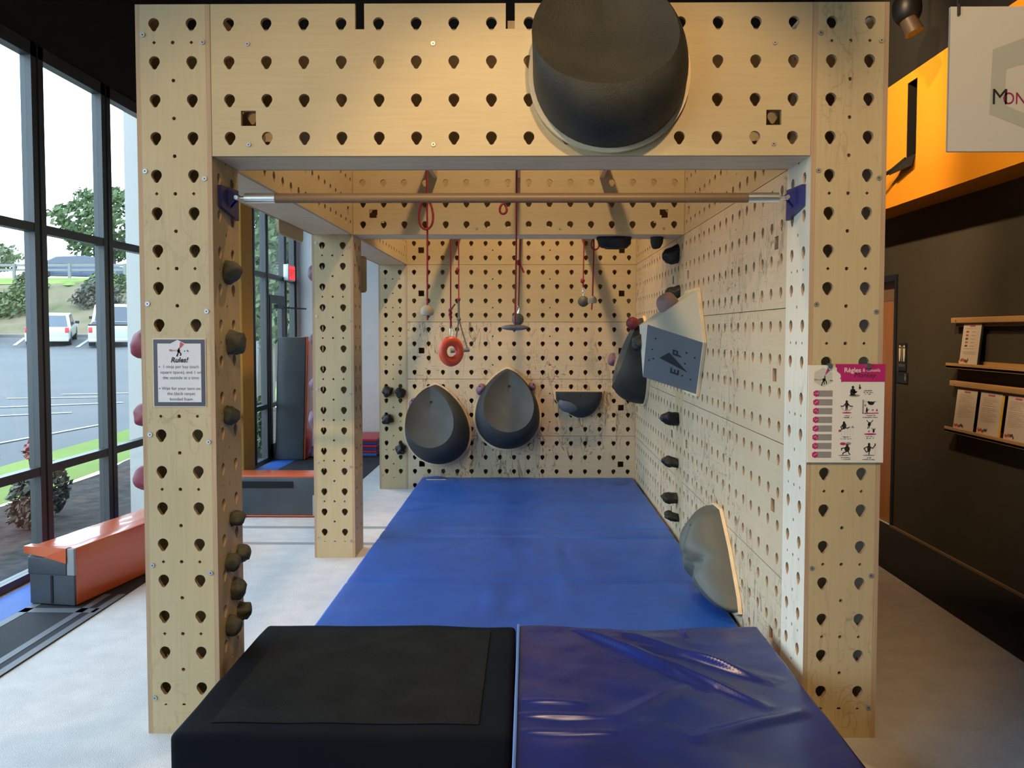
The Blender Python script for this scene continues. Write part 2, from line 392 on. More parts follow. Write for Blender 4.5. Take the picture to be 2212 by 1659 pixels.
# glazed wall
def glazing(name, ys, y0, y1, zs, w=.95, skip=()):
    r = MB()
    for y in ys: r.box(XW - .45, XW + .05, y - w / 2, y + w / 2, .25, 24)
    gaps = MB()
    for y in ys: gaps.box(XW + .05, XW + .07, y - .05, y + .05, .25, 24)
    r.box(XW - .45, XW + .05, y0, y1, 0, .38); r.box(XW - .45, XW + .05, y0, y1, 23.4, 24)
    for z in zs: r.box(XW - .42, XW + .03, y0, y1, z - .2, z + .2)
    o = r.build(name, m_frame, weld=False); struct(o)
    g = gaps.build('mullion_gap', m_velcro, o)
    e = [y0] + [y for y in ys] + [y1]
    zz = [.38] + list(zs) + [23.4]
    for i in range(len(e) - 1):
        a, b = e[i] + (w / 2 if i else 0), e[i + 1] - (w / 2 if i < len(e) - 2 else 0)
        if b - a < .3: continue
        p = MB(); p.box(XW - .22, XW - .18, a, b, .38, 23.4)
        p.build('pane', m_glass, o)
    return o
ys = [15.4 + 6.12 * k for k in range(-9, 5)]
glazing('window_1', [y for y in ys if y < 40], YF, 40.9, (4.75, 15.78))
glazing('window_2', [44.75, 48.3, 53.65, 56.9], 43.5, YB, (4.75, 15.9), .85)
# glass door in the far glazing
mb = MB(); mb.box(XW - .3, XW + .1, 48.8, 53.2, 13.6, 14.3); mb.box(XW - .3, XW + .1, 52.2, 53.2, .4, 13.6); mb.box(XW - .3, XW + .1, 48.8, 49.3, .4, 13.6); mb.box(XW - .3, XW + .1, 48.8, 53.2, .4, 1.4)
do = mb.build('door_2', m_frame, weld=False); struct(do)
mb = MB(); tube(mb, [(XW + .1, 52, 13.3), (XW + .9, 54.2, 13.25), (XW + 1.4, 55.5, 13.25)], .07, 6); mb.box(XW, XW + .35, 50.2, 52, 13.15, 13.5)
mb.build('door_closer', m_blackp, do)
# wood door in the right wall
mb = MB(); mb.box(XR - .08, XR + .5, 24.65, 24.95, 0, 14.35); mb.box(XR - .08, XR + .5, 24.95, 31.3, 14.0, 14.35); mb.box(XR - .08, XR + .5, 31.2, 31.5, 0, 14.35)
d1 = mb.build('door_1', m_blackp); struct(d1)
mb = MB(); mb.box(XR + .25, XR + .42, 24.95, 31.2, .05, 12.9); mb.build('door_leaf', m_door, d1)
mb = MB(); mb.box(XR + .3, XR + .42, 24.95, 31.2, 12.95, 14.0); mb.build('transom', m_trimw, d1)

# ------------------------------------------------------------------ peg panels
def keyhole():
    out = []
    for k in range(24):
        a = math.radians(15 * k); dlt = abs(((15 * k - 270) + 180) % 360 - 180)
        r = {0: .212, 15: .196, 30: .158, 45: .146}.get(int(round(dlt)), .145)
        out.append((math.cos(a) * r, math.sin(a) * r))
    return out
KEY = keyhole()
def cell_outline(a, b, c, d, cu, cv, nc, ne):
    """24 points round a cell a..b x c..d seen from (cu, cv); nc = corner notch sizes, ne = edge notches"""
    hits = []
    for k in range(24):
        t = math.radians(15 * k); dx, dy = math.cos(t), math.sin(t); s = 1e9
        if dx > 1e-9: s = min(s, (b - cu) / dx)
        if dx < -1e-9: s = min(s, (a - cu) / dx)
        if dy > 1e-9: s = min(s, (d - cv) / dy)
        if dy < -1e-9: s = min(s, (c - cv) / dy)
        hits.append([cu + dx * s, cv + dy * s])
    for ci, (X, Y, kk) in enumerate(((b, d, 3), (a, d, 9), (a, c, 15), (b, c, 21))):
        n = nc.get(ci, 0); sx = -1 if X == b else 1; sy = -1 if Y == d else 1
        ang = math.degrees(math.atan2(Y - cv, X - cu)) % 360
        kk = int(round(ang / 15)) % 24 if abs(((ang - kk * 15 + 180) % 360) - 180) > 7.5 else kk
        if n:
            big = n > .1
            hits[kk] = [X + sx * n * (1 if big else .75), Y + sy * n * (1 if big else .75)]
            vert, hor = [X, Y + sy * n], [X + sx * n, Y]
            if ci in (0, 2): hits[(kk - 1) % 24], hits[(kk + 1) % 24] = vert, hor
            else: hits[(kk - 1) % 24], hits[(kk + 1) % 24] = hor, vert
        else: hits[kk] = [X, Y]
    for side, n in ne.items():        # notch in the middle of the top / bottom edge
        k0 = 6 if side == 'N' else 18; Y = d if side == 'N' else c; sy = -1 if side == 'N' else 1
        hits[k0] = [cu, Y + sy * n]
        g = 1 if side == 'N' else -1
        hits[(k0 - 1) % 24] = [cu + g * n, Y]; hits[(k0 + 1) % 24] = [cu - g * n, Y]
    return hits
def peg(mb, O, U, V, u0, u1, v0, v1, th=.12, face=0, edge=1, skip=None, pockets=(), small_c=(), small_e=(), solid=None, minc=.78):
    O, U, V = Vector(O), Vector(U), Vector(V); Nn = U.cross(V)
    def W(u, v, n): return O + U * u + V * v + Nn * n
    eps = 1e-4
    for i in range(math.floor(u0 + eps), math.ceil(u1 - eps)):
        for j in range(math.floor(v0 + eps), math.ceil(v1 - eps)):
            a, b, c, d = max(i, u0), min(i + 1, u1), max(j, v0), min(j + 1, v1)
            hole = (b - a) >= minc and (d - c) >= minc and not (skip and skip(i, j))
            if solid and solid(i, j): hole = False
            if not hole:
                o = [(a, c), (b, c), (b, d), (a, d)]
                mb.add([W(*p, 0) for p in o] + [W(*p, -th) for p in o], [(0, 1, 2, 3), (7, 6, 5, 4)], face)
                ol = o
            else:
                nc = {}; ne = {}
                for ci, (X, Y) in enumerate(((i + 1, j + 1), (i, j + 1), (i, j), (i + 1, j))):
                    if (X, Y) in pockets: nc[ci] = .2
                    elif (X, Y) in small_c: nc[ci] = .05
                if (i, j + 1) in small_e: ne['N'] = .05
                if (i, j) in small_e: ne['S'] = .05
                ol = cell_outline(a, b, c, d, i + .5, j + .5, nc, ne)
                hl = [(i + .5 + x, j + .5 + y) for x, y in KEY]; n = 24
                vs = [W(*p, 0) for p in ol] + [W(*p, 0) for p in hl] + [W(*p, -th) for p in hl] + [W(*p, -th) for p in ol]
                ff = []; fe = []
                for k in range(n):
                    k2 = (k + 1) % n
                    ff.append((k, k2, n + k2, n + k)); ff.append((3 * n + k2, 3 * n + k, 2 * n + k, 2 * n + k2))
                    fe.append((n + k, n + k2, 2 * n + k2, 2 * n + k))
                b0 = len(mb.v); mb.add(vs, ff, face)
                for f in fe: mb.f.append([b0 + q for q in f]); mb.m.append(edge)
            # rims: panel border and pocket sides
            for k in range(len(ol)):
                p, q = ol[k], ol[(k + 1) % len(ol)]; mx, my = (p[0] + q[0]) / 2, (p[1] + q[1]) / 2
                inner = (abs(mx - a) > eps and abs(mx - b) > eps and abs(my - c) > eps and abs(my - d) > eps)
                bord = abs(mx - u0) < eps or abs(mx - u1) < eps or abs(my - v0) < eps or abs(my - v1) < eps
                if inner or bord:
                    mb.add([W(*p, -th), W(*q, -th), W(*q, 0), W(*p, 0)], [(0, 1, 2, 3)], edge)
def rect(mb, O, U, V, u0, u1, v0, v1, th=.12, face=0, edge=1):
    O, U, V = Vector(O), Vector(U), Vector(V); N_ = U.cross(V)
    W = lambda u, v, n: O + U * u + V * v + N_ * n
    o = [(u0, v0), (u1, v0), (u1, v1), (u0, v1)]
    vs = [W(*p, 0) for p in o] + [W(*p, -th) for p in o]
    mb.add(vs, [(0, 1, 2, 3), (7, 6, 5, 4)], face)
    mb.add(vs, [(4, 5, 1, 0), (5, 6, 2, 1), (6, 7, 3, 2), (7, 4, 0, 3)], edge)

ZO = H - 20.0            # z of lattice v = 0
vb = 20 - H              # lattice v at the floor
TH = .13
frame = thing('climbing_rig', 'large birch plywood climbing frame full of keyhole holes over blue crash mats', 'climbing frame', (0, 0, 0))
tri = set(); tri_e = set()
for k in range(1, 20):
    if k == 10: continue
    tri.add((1, 20 - k))
    if k % 2: 
        if k != 3: tri_e.add((0, 20 - k)); tri_e.add((1, 20 - k))
m_post_mats = [m_plyv, m_edge]
def post(x0, y0, fm=m_plyv, screws=True, sidem=None):
    mb = MB(); up = (0, 0, 1); ml = [fm, m_edge, sidem or fm]
    kw = dict(small_c=tri, small_e=tri_e, skip=lambda i, j: j == 0)
    # side panels run the full depth, front and back panels sit between them
    peg(mb, (x0, y0 + 2, ZO), (0, -1, 0), up, 0, 2, vb, 20, TH, face=2, **kw)          # facing -x
    peg(mb, (x0 + 2, y0, ZO), (0, 1, 0), up, 0, 2, vb, 20, TH, face=2, **kw)           # facing +x
    peg(mb, (x0, y0, ZO), (1, 0, 0), up, TH, 2 - TH, vb, 20, TH, face=0, **kw)         # facing -y
    rect(mb, (x0 + 2, y0 + 2, ZO), (-1, 0, 0), up, TH, 2 - TH, vb, 20, TH)             # facing +y
    o = part(mb, 'post', ml, frame)
    if screws:
        for sx, rows in ((.2, (.8, 4.4, 7.95, 11.5, 15.1, 18.8)), (1.8, (1.0, 4.6, 8.15, 11.7, 15.3, 18.95))):
            for rr in rows:
                if y0 == 36 and x0 < 0 and sx > 1 and rr > 11.0: continue   # behind the leaning volume
                s = MB(); disc(s, (x0 + sx, y0 - .008, H - rr), (0, -1, 0), .065, .02)
                part(s, 'screw', [m_screw, m_velcro], o)
    return o
def disc(mb, c, n, r, h):
    c = Vector(c); n = Vector(n)
    tube(mb, [c - n * h, c + n * h], r, 10, 0)
    tube(mb, [c - n * h, c + n * (h + .004)], r * .3, 6, 1)
m_plyside = plywood('worn_upright_plywood', (0.46, 0.36, 0.215), 'z', .7)
m_plyfront = plywood('front_upright_plywood', WOOD, 'z', .35)
pFL = post(-10, 0, fm=m_plyfront, sidem=m_plyside)
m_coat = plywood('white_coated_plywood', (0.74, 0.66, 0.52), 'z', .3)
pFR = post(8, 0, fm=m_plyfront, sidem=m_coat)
pML = post(-10, 18, fm=m_plyv)
pMR = post(8, 18, screws=False)
pBL = post(-10, 36, fm=m_plyv)
pBR = post(8, 36, screws=False)

def beam_x(y0, slots=True, fm=m_ply):
    mb = MB(); up = (0, 0, 1); g = .015; zb = H - 4
    for O, U in (((-8, y0, ZO), (1, 0, 0)), ((8, y0 + 2, ZO), (-1, 0, 0))):
        cuts = [4, 8, 12]; hw = .12
        peg(mb, O, U, up, g, 16 - g, 16, 19, TH, pockets={(1, 17), (15, 17)})
        s = g
        for c in cuts + [16]:
            e = c - hw if c != 16 else 16 - g
            peg(mb, O, U, up, s, e, 19, 20, TH, minc=.75); 
            if c != 16: rect(mb, O, U, up, c - hw, c + hw, 19, 19.33, TH)
            s = c + hw
    rect(mb, (-8, y0 + TH, zb), (0, 1, 0), (1, 0, 0), 0, 2 - 2 * TH, g, 16 - g, TH, face=2)    # underside
    return part(mb, 'beam', [fm, m_edgeh, m_under], frame)
b1 = beam_x(0); b2 = beam_x(18)
for (x, z) in ((-7, H - 1.05), (-7, H - 3.7), (-2.05, H - 1.05), (-2.05, H - 3.7), (7, H - 1.05), (7, H - 3.7)):
    s = MB(); disc(s, (x, -.008, z), (0, -1, 0), .06, .02); part(s, 'screw', [m_screw, m_velcro], b1)
for x in (-2, 2, 7):
    s = MB(); disc(s, (x, 18 - .008, H - 3.7), (0, -1, 0), .06, .02); part(s, 'screw', [m_screw, m_velcro], b2)
def beam_y(x0, y0):
    mb = MB(); up = (0, 0, 1); g = .015
    peg(mb, (x0 + 2, y0, ZO), (0, 1, 0), up, g, 16 - g, 16, 20, TH, pockets={(1, 17), (15, 17)})
    peg(mb, (x0, y0 + 16, ZO), (0, -1, 0), up, g, 16 - g, 16, 20, TH)
    rect(mb, (x0 + TH, y0, H - 4), (0, 1, 0), (1, 0, 0), g, 16 - g, 0, 2 - 2 * TH, TH, face=2)
    return part(mb, 'beam', [m_ply, m_edgeh, m_under], frame)
beam_y(-10, 2); beam_y(-10, 20)
# right wall and back wall: 16 x 4 pitch panels, the top one in line with the beams
def wall_panel(O, U, v0, fm, extra=()):
    mb = MB(); g = .012
    lo = max(v0 + g, vb) if v0 == 0 else v0 + g
    peg(mb, O, U, (0, 0, 1), g, 16 - g, lo, v0 + 4 - g, TH, pockets={(1, v0 + 2 if v0 != 16 else 17), (15, v0 + 2 if v0 != 16 else 17)},
        small_c={(6, v0 + 1), (10, v0 + 3), (6, v0 + 3), (10, v0 + 1)}, minc=.75)
    return part(mb, 'wall_panel', [fm, m_edge], frame)
for yo in (2, 20):
    for v0, fm in ((16, m_ply), (12, m_plydirty), (8, m_plyscuff), (4, m_plyscuff), (0, m_plydirty)):
        wall_panel((8, yo + 16, ZO), (0, -1, 0), v0, fm)
for v0, fm in ((16, m_ply), (12, m_ply), (8, m_plyscuff), (4, m_plyscuff), (0, m_plydirty)):
    wall_panel((-8, 36, ZO), (1, 0, 0), v0, fm)
# outer skins of the two walls
for (a) in ((9.87, 10, 2, 18, 0, H), (9.87, 10, 20, 36, 0, H), (-8, 8, 37.87, 38, 0, H)):
    mb = MB(); mb.box(*a); part(mb, 'outer_skin', [m_plyv], frame)
# joists that hang the ropes
for x in (-4, 0, 4):
    for y0 in (1.2, 19.2):
        mb = MB(); mb.box(x - .1, x + .1, y0, y0 + (17.7 if y0 < 10 else 17.6), H - .66, H - .02)
        mb.box(x - .1, x + .1, 2.05 if y0 < 10 else 20.05, 17.95 if y0 < 10 else 35.95, H - 1.3, H - .66)
        part(mb, 'joist', [m_joist], frame)
# rounded ply tabs
def rounded_plate(mb, O, U, V, w, h, th, r):
    O, U, V = Vector(O), Vector(U), Vector(V); N_ = U.cross(V); pts = []
    for cx, cy, a0 in ((w - r, h - r, 0), (r, h - r, 90), (r, r, 180), (w - r, r, 270)):
        for k in range(5):
            a = math.radians(a0 + k * 22.5); pts.append((cx + r * math.cos(a), cy + r * math.sin(a)))
    n = len(pts); vs = [O + U * x + V * y for x, y in pts] + [O + U * x + V * y - N_ * th for x, y in pts]
    mb.add(vs, [tuple(range(n)), tuple(range(2 * n - 1, n - 1, -1))]); 
    mb.add(vs, [(n + k, n + (k + 1) % n, (k + 1) % n, k) for k in range(n)])
mb = MB(); rounded_plate(mb, (-10, 12.7, H - 4.55), (0, 1, 0), (0, 0, 1), 3.8, 2.4, .12, .25); part(mb, 'tab', [m_ply], frame)
mb = MB(); rounded_plate(mb, (-8.4, 20.02, 13.1), (1, 0, 0), (0, 0, 1), .65, 1.85, .12, .15); part(mb, 'tab', [m_ply], frame)

# ------------------------------------------------------------------ climbing volumes
def pick_outline(n, w, h, lean=0.0):
    out = []
    for k in range(n):
        t = 2 * math.pi * k / n - math.pi / 2; zz = math.sin(t)
        wd = ((1 + zz + 1e-9) ** .5) * ((1 - zz + 1e-9) ** .72) / 1.0315
        x = math.copysign(wd, math.cos(t)) if abs(math.cos(t)) > 1e-6 else 0
        out.append((x * w / 2 + lean * zz * h / 2, zz * h / 2))
    return out
def pick_volume(name, label, C, R, N3, w, h, lean=0.0, prot=1.95, mats=None, dishoff=(0, 0), dish=.66, group=None, bolt=True, scoop=.62):
    """teardrop macro: ply base, bulging body, scooped dish. C centre on the wall, R right vector, N3 outward"""
    C, R, N3 = Vector(C), Vector(R), Vector(N3); C = C + N3 * .012; Z = Vector((0, 0, 1)); n = 64
    root = thing(name, label, 'climbing volume', C)
    W = lambda x, z, e: C + R * x + Z * z + N3 * e
    base = pick_outline(n, w, h, lean)
    mb = MB()
    vs = [W(x, z, 0) for x, z in base] + [W(x, z, .16) for x, z in base]
    mb.add(vs, [(k, (k + 1) % n, n + (k + 1) % n, n + k) for k in range(n)] + [tuple(range(n, 2 * n)), tuple(range(n))[::-1]])
    part(mb, 'base_plate', [m_baseply], root)
    bw, bh = w * .945, h * .955
    b2_ = pick_outline(n, bw, bh, lean)
    rw, rh = w * dish, h * .70
    zc = h * .5 * .955 - rh / 2 - .02 * h
    rim = [(x + dishoff[0] + lean * zc / (h / 2) * .2, z + zc + dishoff[1]) for x, z in pick_outline(n, rw, rh, lean * .7)]
    ztop = max(z for _, z in rim); zbot = min(z for _, z in rim)
    def er(z):
        s = (ztop - z) / (ztop - zbot); s = max(0, min(1, s)); return .45 + (prot - .45) * (s ** .8)
    body = MB(); K = 9; rings = []
    for j in range(K + 1):
        s = j / K; ring = []
        for (bx, bz), (rx, rz) in zip(b2_, rim):
            e = .16 + (er(rz) - .16) * math.sin(s * math.pi / 2) ** .85
            q = s ** 1.6
            ring.append(W(bx + (rx - bx) * q, bz + (rz - bz) * q, e))
        rings.append(ring)
    vs = [p for r in rings for p in r]
    body.add(vs, [(j * n + k, j * n + (k + 1) % n, (j + 1) * n + (k + 1) % n, (j + 1) * n + k) for j in range(K) for k in range(n)])
    part(body, 'body', [mats[0]], root, 40)
    d = MB(); cxm = sum(p[0] for p in rim) / n; czm = sum(p[1] for p in rim) / n; vs = []; M_ = 8
    for j in range(M_):
        s = 1 - j / M_
        for (rx, rz) in rim:
            x = cxm + (rx - cxm) * s; z = czm + (rz - czm) * s
            vs.append(W(x, z, er(z) * .0 + (er(rz) * s + er(czm) * (1 - s)) - scoop * (1 - s * s)))
    vs.append(W(cxm, czm, er(czm) - scoop))
    fs = [(j * n + k, j * n + (k + 1) % n, (j + 1) * n + (k + 1) % n, (j + 1) * n + k) for j in range(M_ - 1) for k in range(n)]
    fs += [((M_ - 1) * n + k, (M_ - 1) * n + (k + 1) % n, M_ * n) for k in range(n)]
    d.add(vs, fs); part(d, 'dish', [mats[1]], root, 170)
    if bolt:
        bz = czm + rh * .24; bb = MB(); p = W(cxm, bz, er(bz) - scoop * .75)
        tube(bb, [p - N3 * .2, p + N3 * .06], .07, 10); part(bb, 'bolt', [m_velcro], root)
    return root
R0, NB = (1, 0, 0), (0, -1, 0)
pick_volume('teardrop_volume', 'leaning grey teardrop volume with one mauve hold, left one on the back wall', (-5.88, 36, 4.62), R0, NB, 4.8, 5.85, lean=-.05, mats=(m_macro, m_macroD), dishoff=(-.42, 0), dish=.70)
pick_volume('teardrop_volume', 'upright grey teardrop volume between two mauve holds, centre of the back wall', (-.97, 36, 5.72), R0, NB, 4.85, 5.9, mats=(m_macro, m_macroD), dishoff=(.12, 0), dish=.72)
pick_volume('teardrop_volume', 'big dark olive dome volume bolted on the front cross beam above the bar', (2.62, 0, 18.35), R0, NB, 4.32, 5.0, mats=(m_macrof, m_macrofd), prot=1.9, dishoff=(-.22, .0), dish=.86, bolt=False, scoop=.5)
pick_volume('teardrop_volume', 'dark teardrop volume seen side on, on the right wall behind the lettered volume', (8, 31.3, 9.25), (0, -1, 0), (-1, 0, 0), 4.7, 5.8, prot=2.05, mats=(m_macrof, m_macroD), dish=.68)
# half disc volume
def half_disc():
    C = Vector((4.03, 35.988, 7.0)); root = thing('half_disc_volume', 'grey half-disc volume with a flat top edge, right side of the back wall', 'climbing volume', C)
    pts = [(-1.72, 0), (-1.68, -.55), (-1.45, -.95), (-1.05, -1.3), (-.6, -1.72), (-.1, -1.93), (.35, -1.93), (.8, -1.78), (1.2, -1.45), (1.5, -1.0), (1.68, -.45), (1.72, 0)]
    n = len(pts); mb = MB(); W = lambda x, z, e: C + Vector((x, -e, z))
    vs = [W(x, z, 0) for x, z in pts] + [W(x, z, .14) for x, z in pts]
    mb.add(vs, [(k, (k + 1) % n, n + (k + 1) % n, n + k) for k in range(n)] + [tuple(range(n, 2 * n))]); part(mb, 'base_plate', [m_baseply], root)
    b = MB(); K = 7; rings = []
    for j in range(K + 1):
        s = j / K; rings += [W(x * (.95 - .22 * s ** 1.5) + (.05 if s else 0) * s, (z * .95) * (1 - .62 * s ** 1.4) - .06, .14 + .85 * math.sin(s * math.pi / 2)) for x, z in pts]
    b.add(rings, [(j * n + k, j * n + (k + 1) % n, (j + 1) * n + (k + 1) % n, (j + 1) * n + k) for j in range(K) for k in range(n)])
    b.add(rings[-n:], [tuple(range(n))])
    part(b, 'body', [m_macro], root, 30)
    h = MB(); ball(h, C + Vector((-.62, -.72, -.88)), .85, .26, .62); part(h, 'facet', [mat('slate_grey_resin', (0.085, 0.10, 0.125), .5, var=.1)], root, 170)
    t = MB(); tube(t, [C + Vector((.06, -.9, -.3)), C + Vector((.06, -1.0, -.3))], .06, 8); part(t, 'bolt', [m_velcro], root)
half_disc()
# the hexagonal ply volume with letters
def hex_volume():
    root = thing('hexagon_volume', 'hexagonal plywood volume with cream top faces and a blue-grey face lettered E P', 'climbing volume', (8, 15.45, 10.66))
    hx = [(14.09, 13.04), (16.86, 13.04), (18.22, 10.66), (16.86, 8.28), (14.09, 8.28), (12.7, 10.66)]
    mb = MB(); vs = [(7.988, y, z) for y, z in hx] + [(7.86, y, z) for y, z in hx]
    mb.add(vs, [(k, (k + 1) % 6, 6 + (k + 1) % 6, 6 + k) for k in range(6)] + [tuple(range(6, 12))]); part(mb, 'base_plate', [m_baseply], root)
    c = Vector((7.86, 15.45, 10.66)); q = [(7.86, c.y + (y - c.y) * .955, c.z + (z - c.z) * .955) for y, z in hx]
    F, Fb, Dr, Er, E_, D_ = q
    A, B, C_ = (5.7, 16.8, 11.43), (5.7, 14.07, 11.43), (5.7, 15.45, 9.07)
    b = MB()
    for f in ((A, B, F, Fb), (B, D_, F), (C_, Er, E_), (C_, A, Dr, Er), (A, Fb, Dr), (A, C_, B)): b.add(f, [tuple(range(len(f)))][:1], 0)
    part(b, 'faces', [m_white], root)
    g = MB(); g.quad(B, C_, E_, D_); part(g, 'painted_face', [m_bluegrey], root)
    Bv = Vector(B); U = (Vector(D_) - Bv).normalized(); n = (Vector(E_) - Vector(D_)).cross(Bv - Vector(D_)).normalized()
    if n.x > 0: n = -n
    V = n.cross(U)
    if V.z > 0: V = -V
    # shape plane sits just proud of the face
    W = lambda u, v: Bv + U * u + V * v + n * .012
    l = MB(); l.add([W(.74, 1.44), W(1.16, 1.01), W(2.12, 1.7)], [(0, 1, 2)]); part(l, 'emblem', [m_ink], root)
    # letters drawn as strokes; reading direction runs up the face
    def glyph(cx, cy, segs, s=.17):
        l = MB()
        for (a0, b0, a1, b1) in segs:      # in glyph space x right, y up; glyph x -> -V, glyph y -> -U
            p = [(a0, b0), (a1, b0), (a1, b1), (a0, b1)]
            l.add([W(cx - y * s, cy - x * s) for x, y in p], [(0, 1, 2, 3)])
        part(l, 'letter', [m_ink], root)
    glyph(1.52, .93, [(-.8, -1.2, -.3, 1.2), (-.3, .75, .8, 1.2), (.4, .1, .8, .8), (-.3, -.25, .8, .15)])
    glyph(1.52, 1.87, [(-.8, -1.2, -.3, 1.2), (-.3, .75, .8, 1.2), (-.3, -.2, .6, .2), (-.3, -1.2, .8, -.75)])
    for (u, v) in ((.45, .55), (.35, 1.15), (.25, 1.75), (1.95, .75), (1.95, 1.3), (2.35, .85), (1.9, 1.95), (2.3, 2.0), (.45, -.0 + 1.6)):
        p = W(u, v); h = MB(); tube(h, [p - n * .01, p + n * .004], .035, 8); part(h, 'bolt_hole', [m_velcro], root)
    return root
hexv = hex_volume()
# the folded grey volume low on the right wall
def folded_volume():
    root = thing('folded_volume', 'glossy grey-green folded volume on a ply base, low on the right wall above the mats', 'climbing volume', (8, 9, 2.6))
    base = [(9.5, 4.32), (8.0, 3.15), (6.6, 1.72), (6.35, 1.25), (6.9, 1.02), (8.6, 1.0), (10.8, 1.05), (12.1, 2.2), (11.6, 3.6), (10.6, 4.3)]
    # smooth the ring
    pts = []
    for i in range(len(base)):
        a, b = Vector((*base[i], 0)), Vector((*base[(i + 1) % len(base)], 0))
        for k in range(5): pts.append(a.lerp(b, k / 5))
    n = len(pts); mb = MB()
    vs = [(7.988, p.x, p.y) for p in pts] + [(7.86, p.x, p.y) for p in pts]
    mb.add(vs, [(k, (k + 1) % n, n + (k + 1) % n, n + k) for k in range(n)] + [tuple(range(n, 2 * n))]); part(mb, 'base_plate', [m_baseply], root)
    c = Vector((9.3, 2.65, 0)); K = 12; rings = []
    for j in range(K + 1):
        s = j / K
        for i, p in enumerate(pts):
            q = c + (p - c) * (.965 * (1 - s ** 1.6))
            e = 1.42 * math.sin(s * math.pi / 2) ** .8
            an = math.atan2(q.y - c.y, q.x - c.x)
            e *= 1 + .10 * math.sin(3 * an + 1.0) * s * (1 - s) * 3
            fold = math.exp(-((q.x - 8.6 + (q.y - 2.2) * .9) / .28) ** 2) * math.exp(-((q.y - 2.2) / .9) ** 2)
            rings.append((7.86 - e + .34 * fold * min(1, s * 3), q.x, q.y))
    b = MB(); b.add(rings, [(j * n + k, j * n + (k + 1) % n, (j + 1) * n + (k + 1) % n, (j + 1) * n + k) for j in range(K) for k in range(n)])
    part(b, 'body', [m_macrog], root, 170)
    t = MB(); ball(t, (7.0, 9.75, 3.55), .16, .16, .16); part(t, 'bolt', [m_macro], root, 170)
    t2 = MB(); tube(t2, [(6.86, 9.68, 3.6), (6.8, 9.64, 3.62)], .05, 8); part(t2, 'bolt_hole', [m_velcro], root)
folded_volume()

# ------------------------------------------------------------------ small holds
def hold(label, pos, nrm, size, m, seed=0, tilt=0.0, lump=.35, bolt=None, name='climbing_hold', group=None, droop=0.0, knob=False):
    """size = (across, up, out). A lumpy dome with its flat back on the wall."""
    rnd = random.Random(seed); N3 = Vector(nrm).normalized(); pos = Vector(pos) + N3 * .012
    up = Vector((0, 0, 1)) if abs(N3.z) < .8 else Vector((0, 1, 0))
    R = up.cross(N3).normalized(); U = N3.cross(R)
    ct, st = math.cos(tilt), math.sin(tilt); R, U = R * ct + U * st, U * ct - R * st
    off = Vector((rnd.uniform(0, 50), rnd.uniform(0, 50), rnd.uniform(0, 50)))
    mb = MB(); nu, nv = 26, 11; vs = []; fs = []
    for j in range(nv + 1):
        th = math.pi / 2 * j / nv
        for i in range(nu):
            ph = 2 * math.pi * i / nu
            sn = math.sin(th) ** .72; d = Vector((sn * math.cos(ph), sn * math.sin(ph), math.cos(th) ** .8 if j < nv else 0))
            k = 1 + lump * noise.noise(d * 1.4 + off) + lump * .35 * noise.noise(d * 3.5 + off)
            x, y, e = d.x * size[0] / 2 * k, d.y * size[1] / 2 * k, d.z * size[2] * (1 + .35 * (k - 1))
            if knob:            # neck near the wall, round end
                nk = .62 + .38 * abs(math.cos(th)) ** .3 if th < 1.2 else .78
                x *= nk * 1.15; y *= nk * 1.15
            vs.append(pos + R * x + U * (y - droop * d.z) + N3 * (e if j < nv else 0))
    for j in range(nv):
        for i in range(nu):
            i2 = (i + 1) % nu; fs.append((j * nu + i, (j + 1) * nu + i, (j + 1) * nu + i2, j * nu + i2))
    mb.add(vs, fs); mb.add(vs[nv * nu:], [tuple(range(nu))[::-1]])
    if bolt is None:
        o = mb.build(name, m, None, 80, origin=pos); return tag(o, label, 'climbing hold', group)
    root = thing(name, label, 'climbing hold', pos, group)
    part(mb, 'body', [m], root, 80)
    b = MB(); p = pos + N3 * size[2] * bolt[2] + R * bolt[0] + U * bolt[1]
    tube(b, [p - N3 * .05, p + N3 * .03], .045, 8); part(b, 'bolt', [m_velcro], root)
    return root
# dark holds on the inner side of the front left post, top to bottom
LH = [(.92, 12.78, .62, .62, .4, 'topmost dark grey-green hold on the inner side of the front left post', -.5),
      (1.2, 10.77, .75, .72, .42, 'broad dark hold beside the framed rules sheet on the front left post', -.5),
      (.85, 8.74, .6, .52, .34, 'slanted dark hold just below the rules sheet height, inner side of front left post', -.6),
      (1.15, 5.75, .55, .42, .36, 'lone small dark hold halfway down the inner side of the front left post', .3),
      (1.6, 4.62, .44, .52, .34, 'back hold of the upper touching pair low on the front left post', 0),
      (.78, 4.57, .5, .5, .34, 'front hold of the upper touching pair low on the front left post', -.4),
      (1.15, 3.72, .5, .6, .34, 'single oval dark hold between the two low pairs on the front left post', 0),
      (.74, 2.78, .5, .56, .36, 'front hold of the lowest touching pair on the front left post', -.2),
      (1.6, 2.92, .46, .52, .36, 'back hold of the lowest touching pair on the front left post', 0)]
for k, (y, z, a, b, c, lab, ti) in enumerate(LH):
    hold(lab, (-8, y, z), (1, 0, 0), (a, b, c), m_moss, k + 3, ti, .3)
for k, (z, s, lab) in enumerate(((10.75, 1.0, 'top raspberry hold sticking out of the left side of the front post'), (8.75, .78, 'middle raspberry hold on the left side of the front post'), (6.95, .78, 'lowest raspberry hold on the left side of the front post, above the orange block'))):
    hold(lab, (-10, .9, z), (-1, 0, 0), (s, s, .62), m_red, 20 + k, 0, .2)
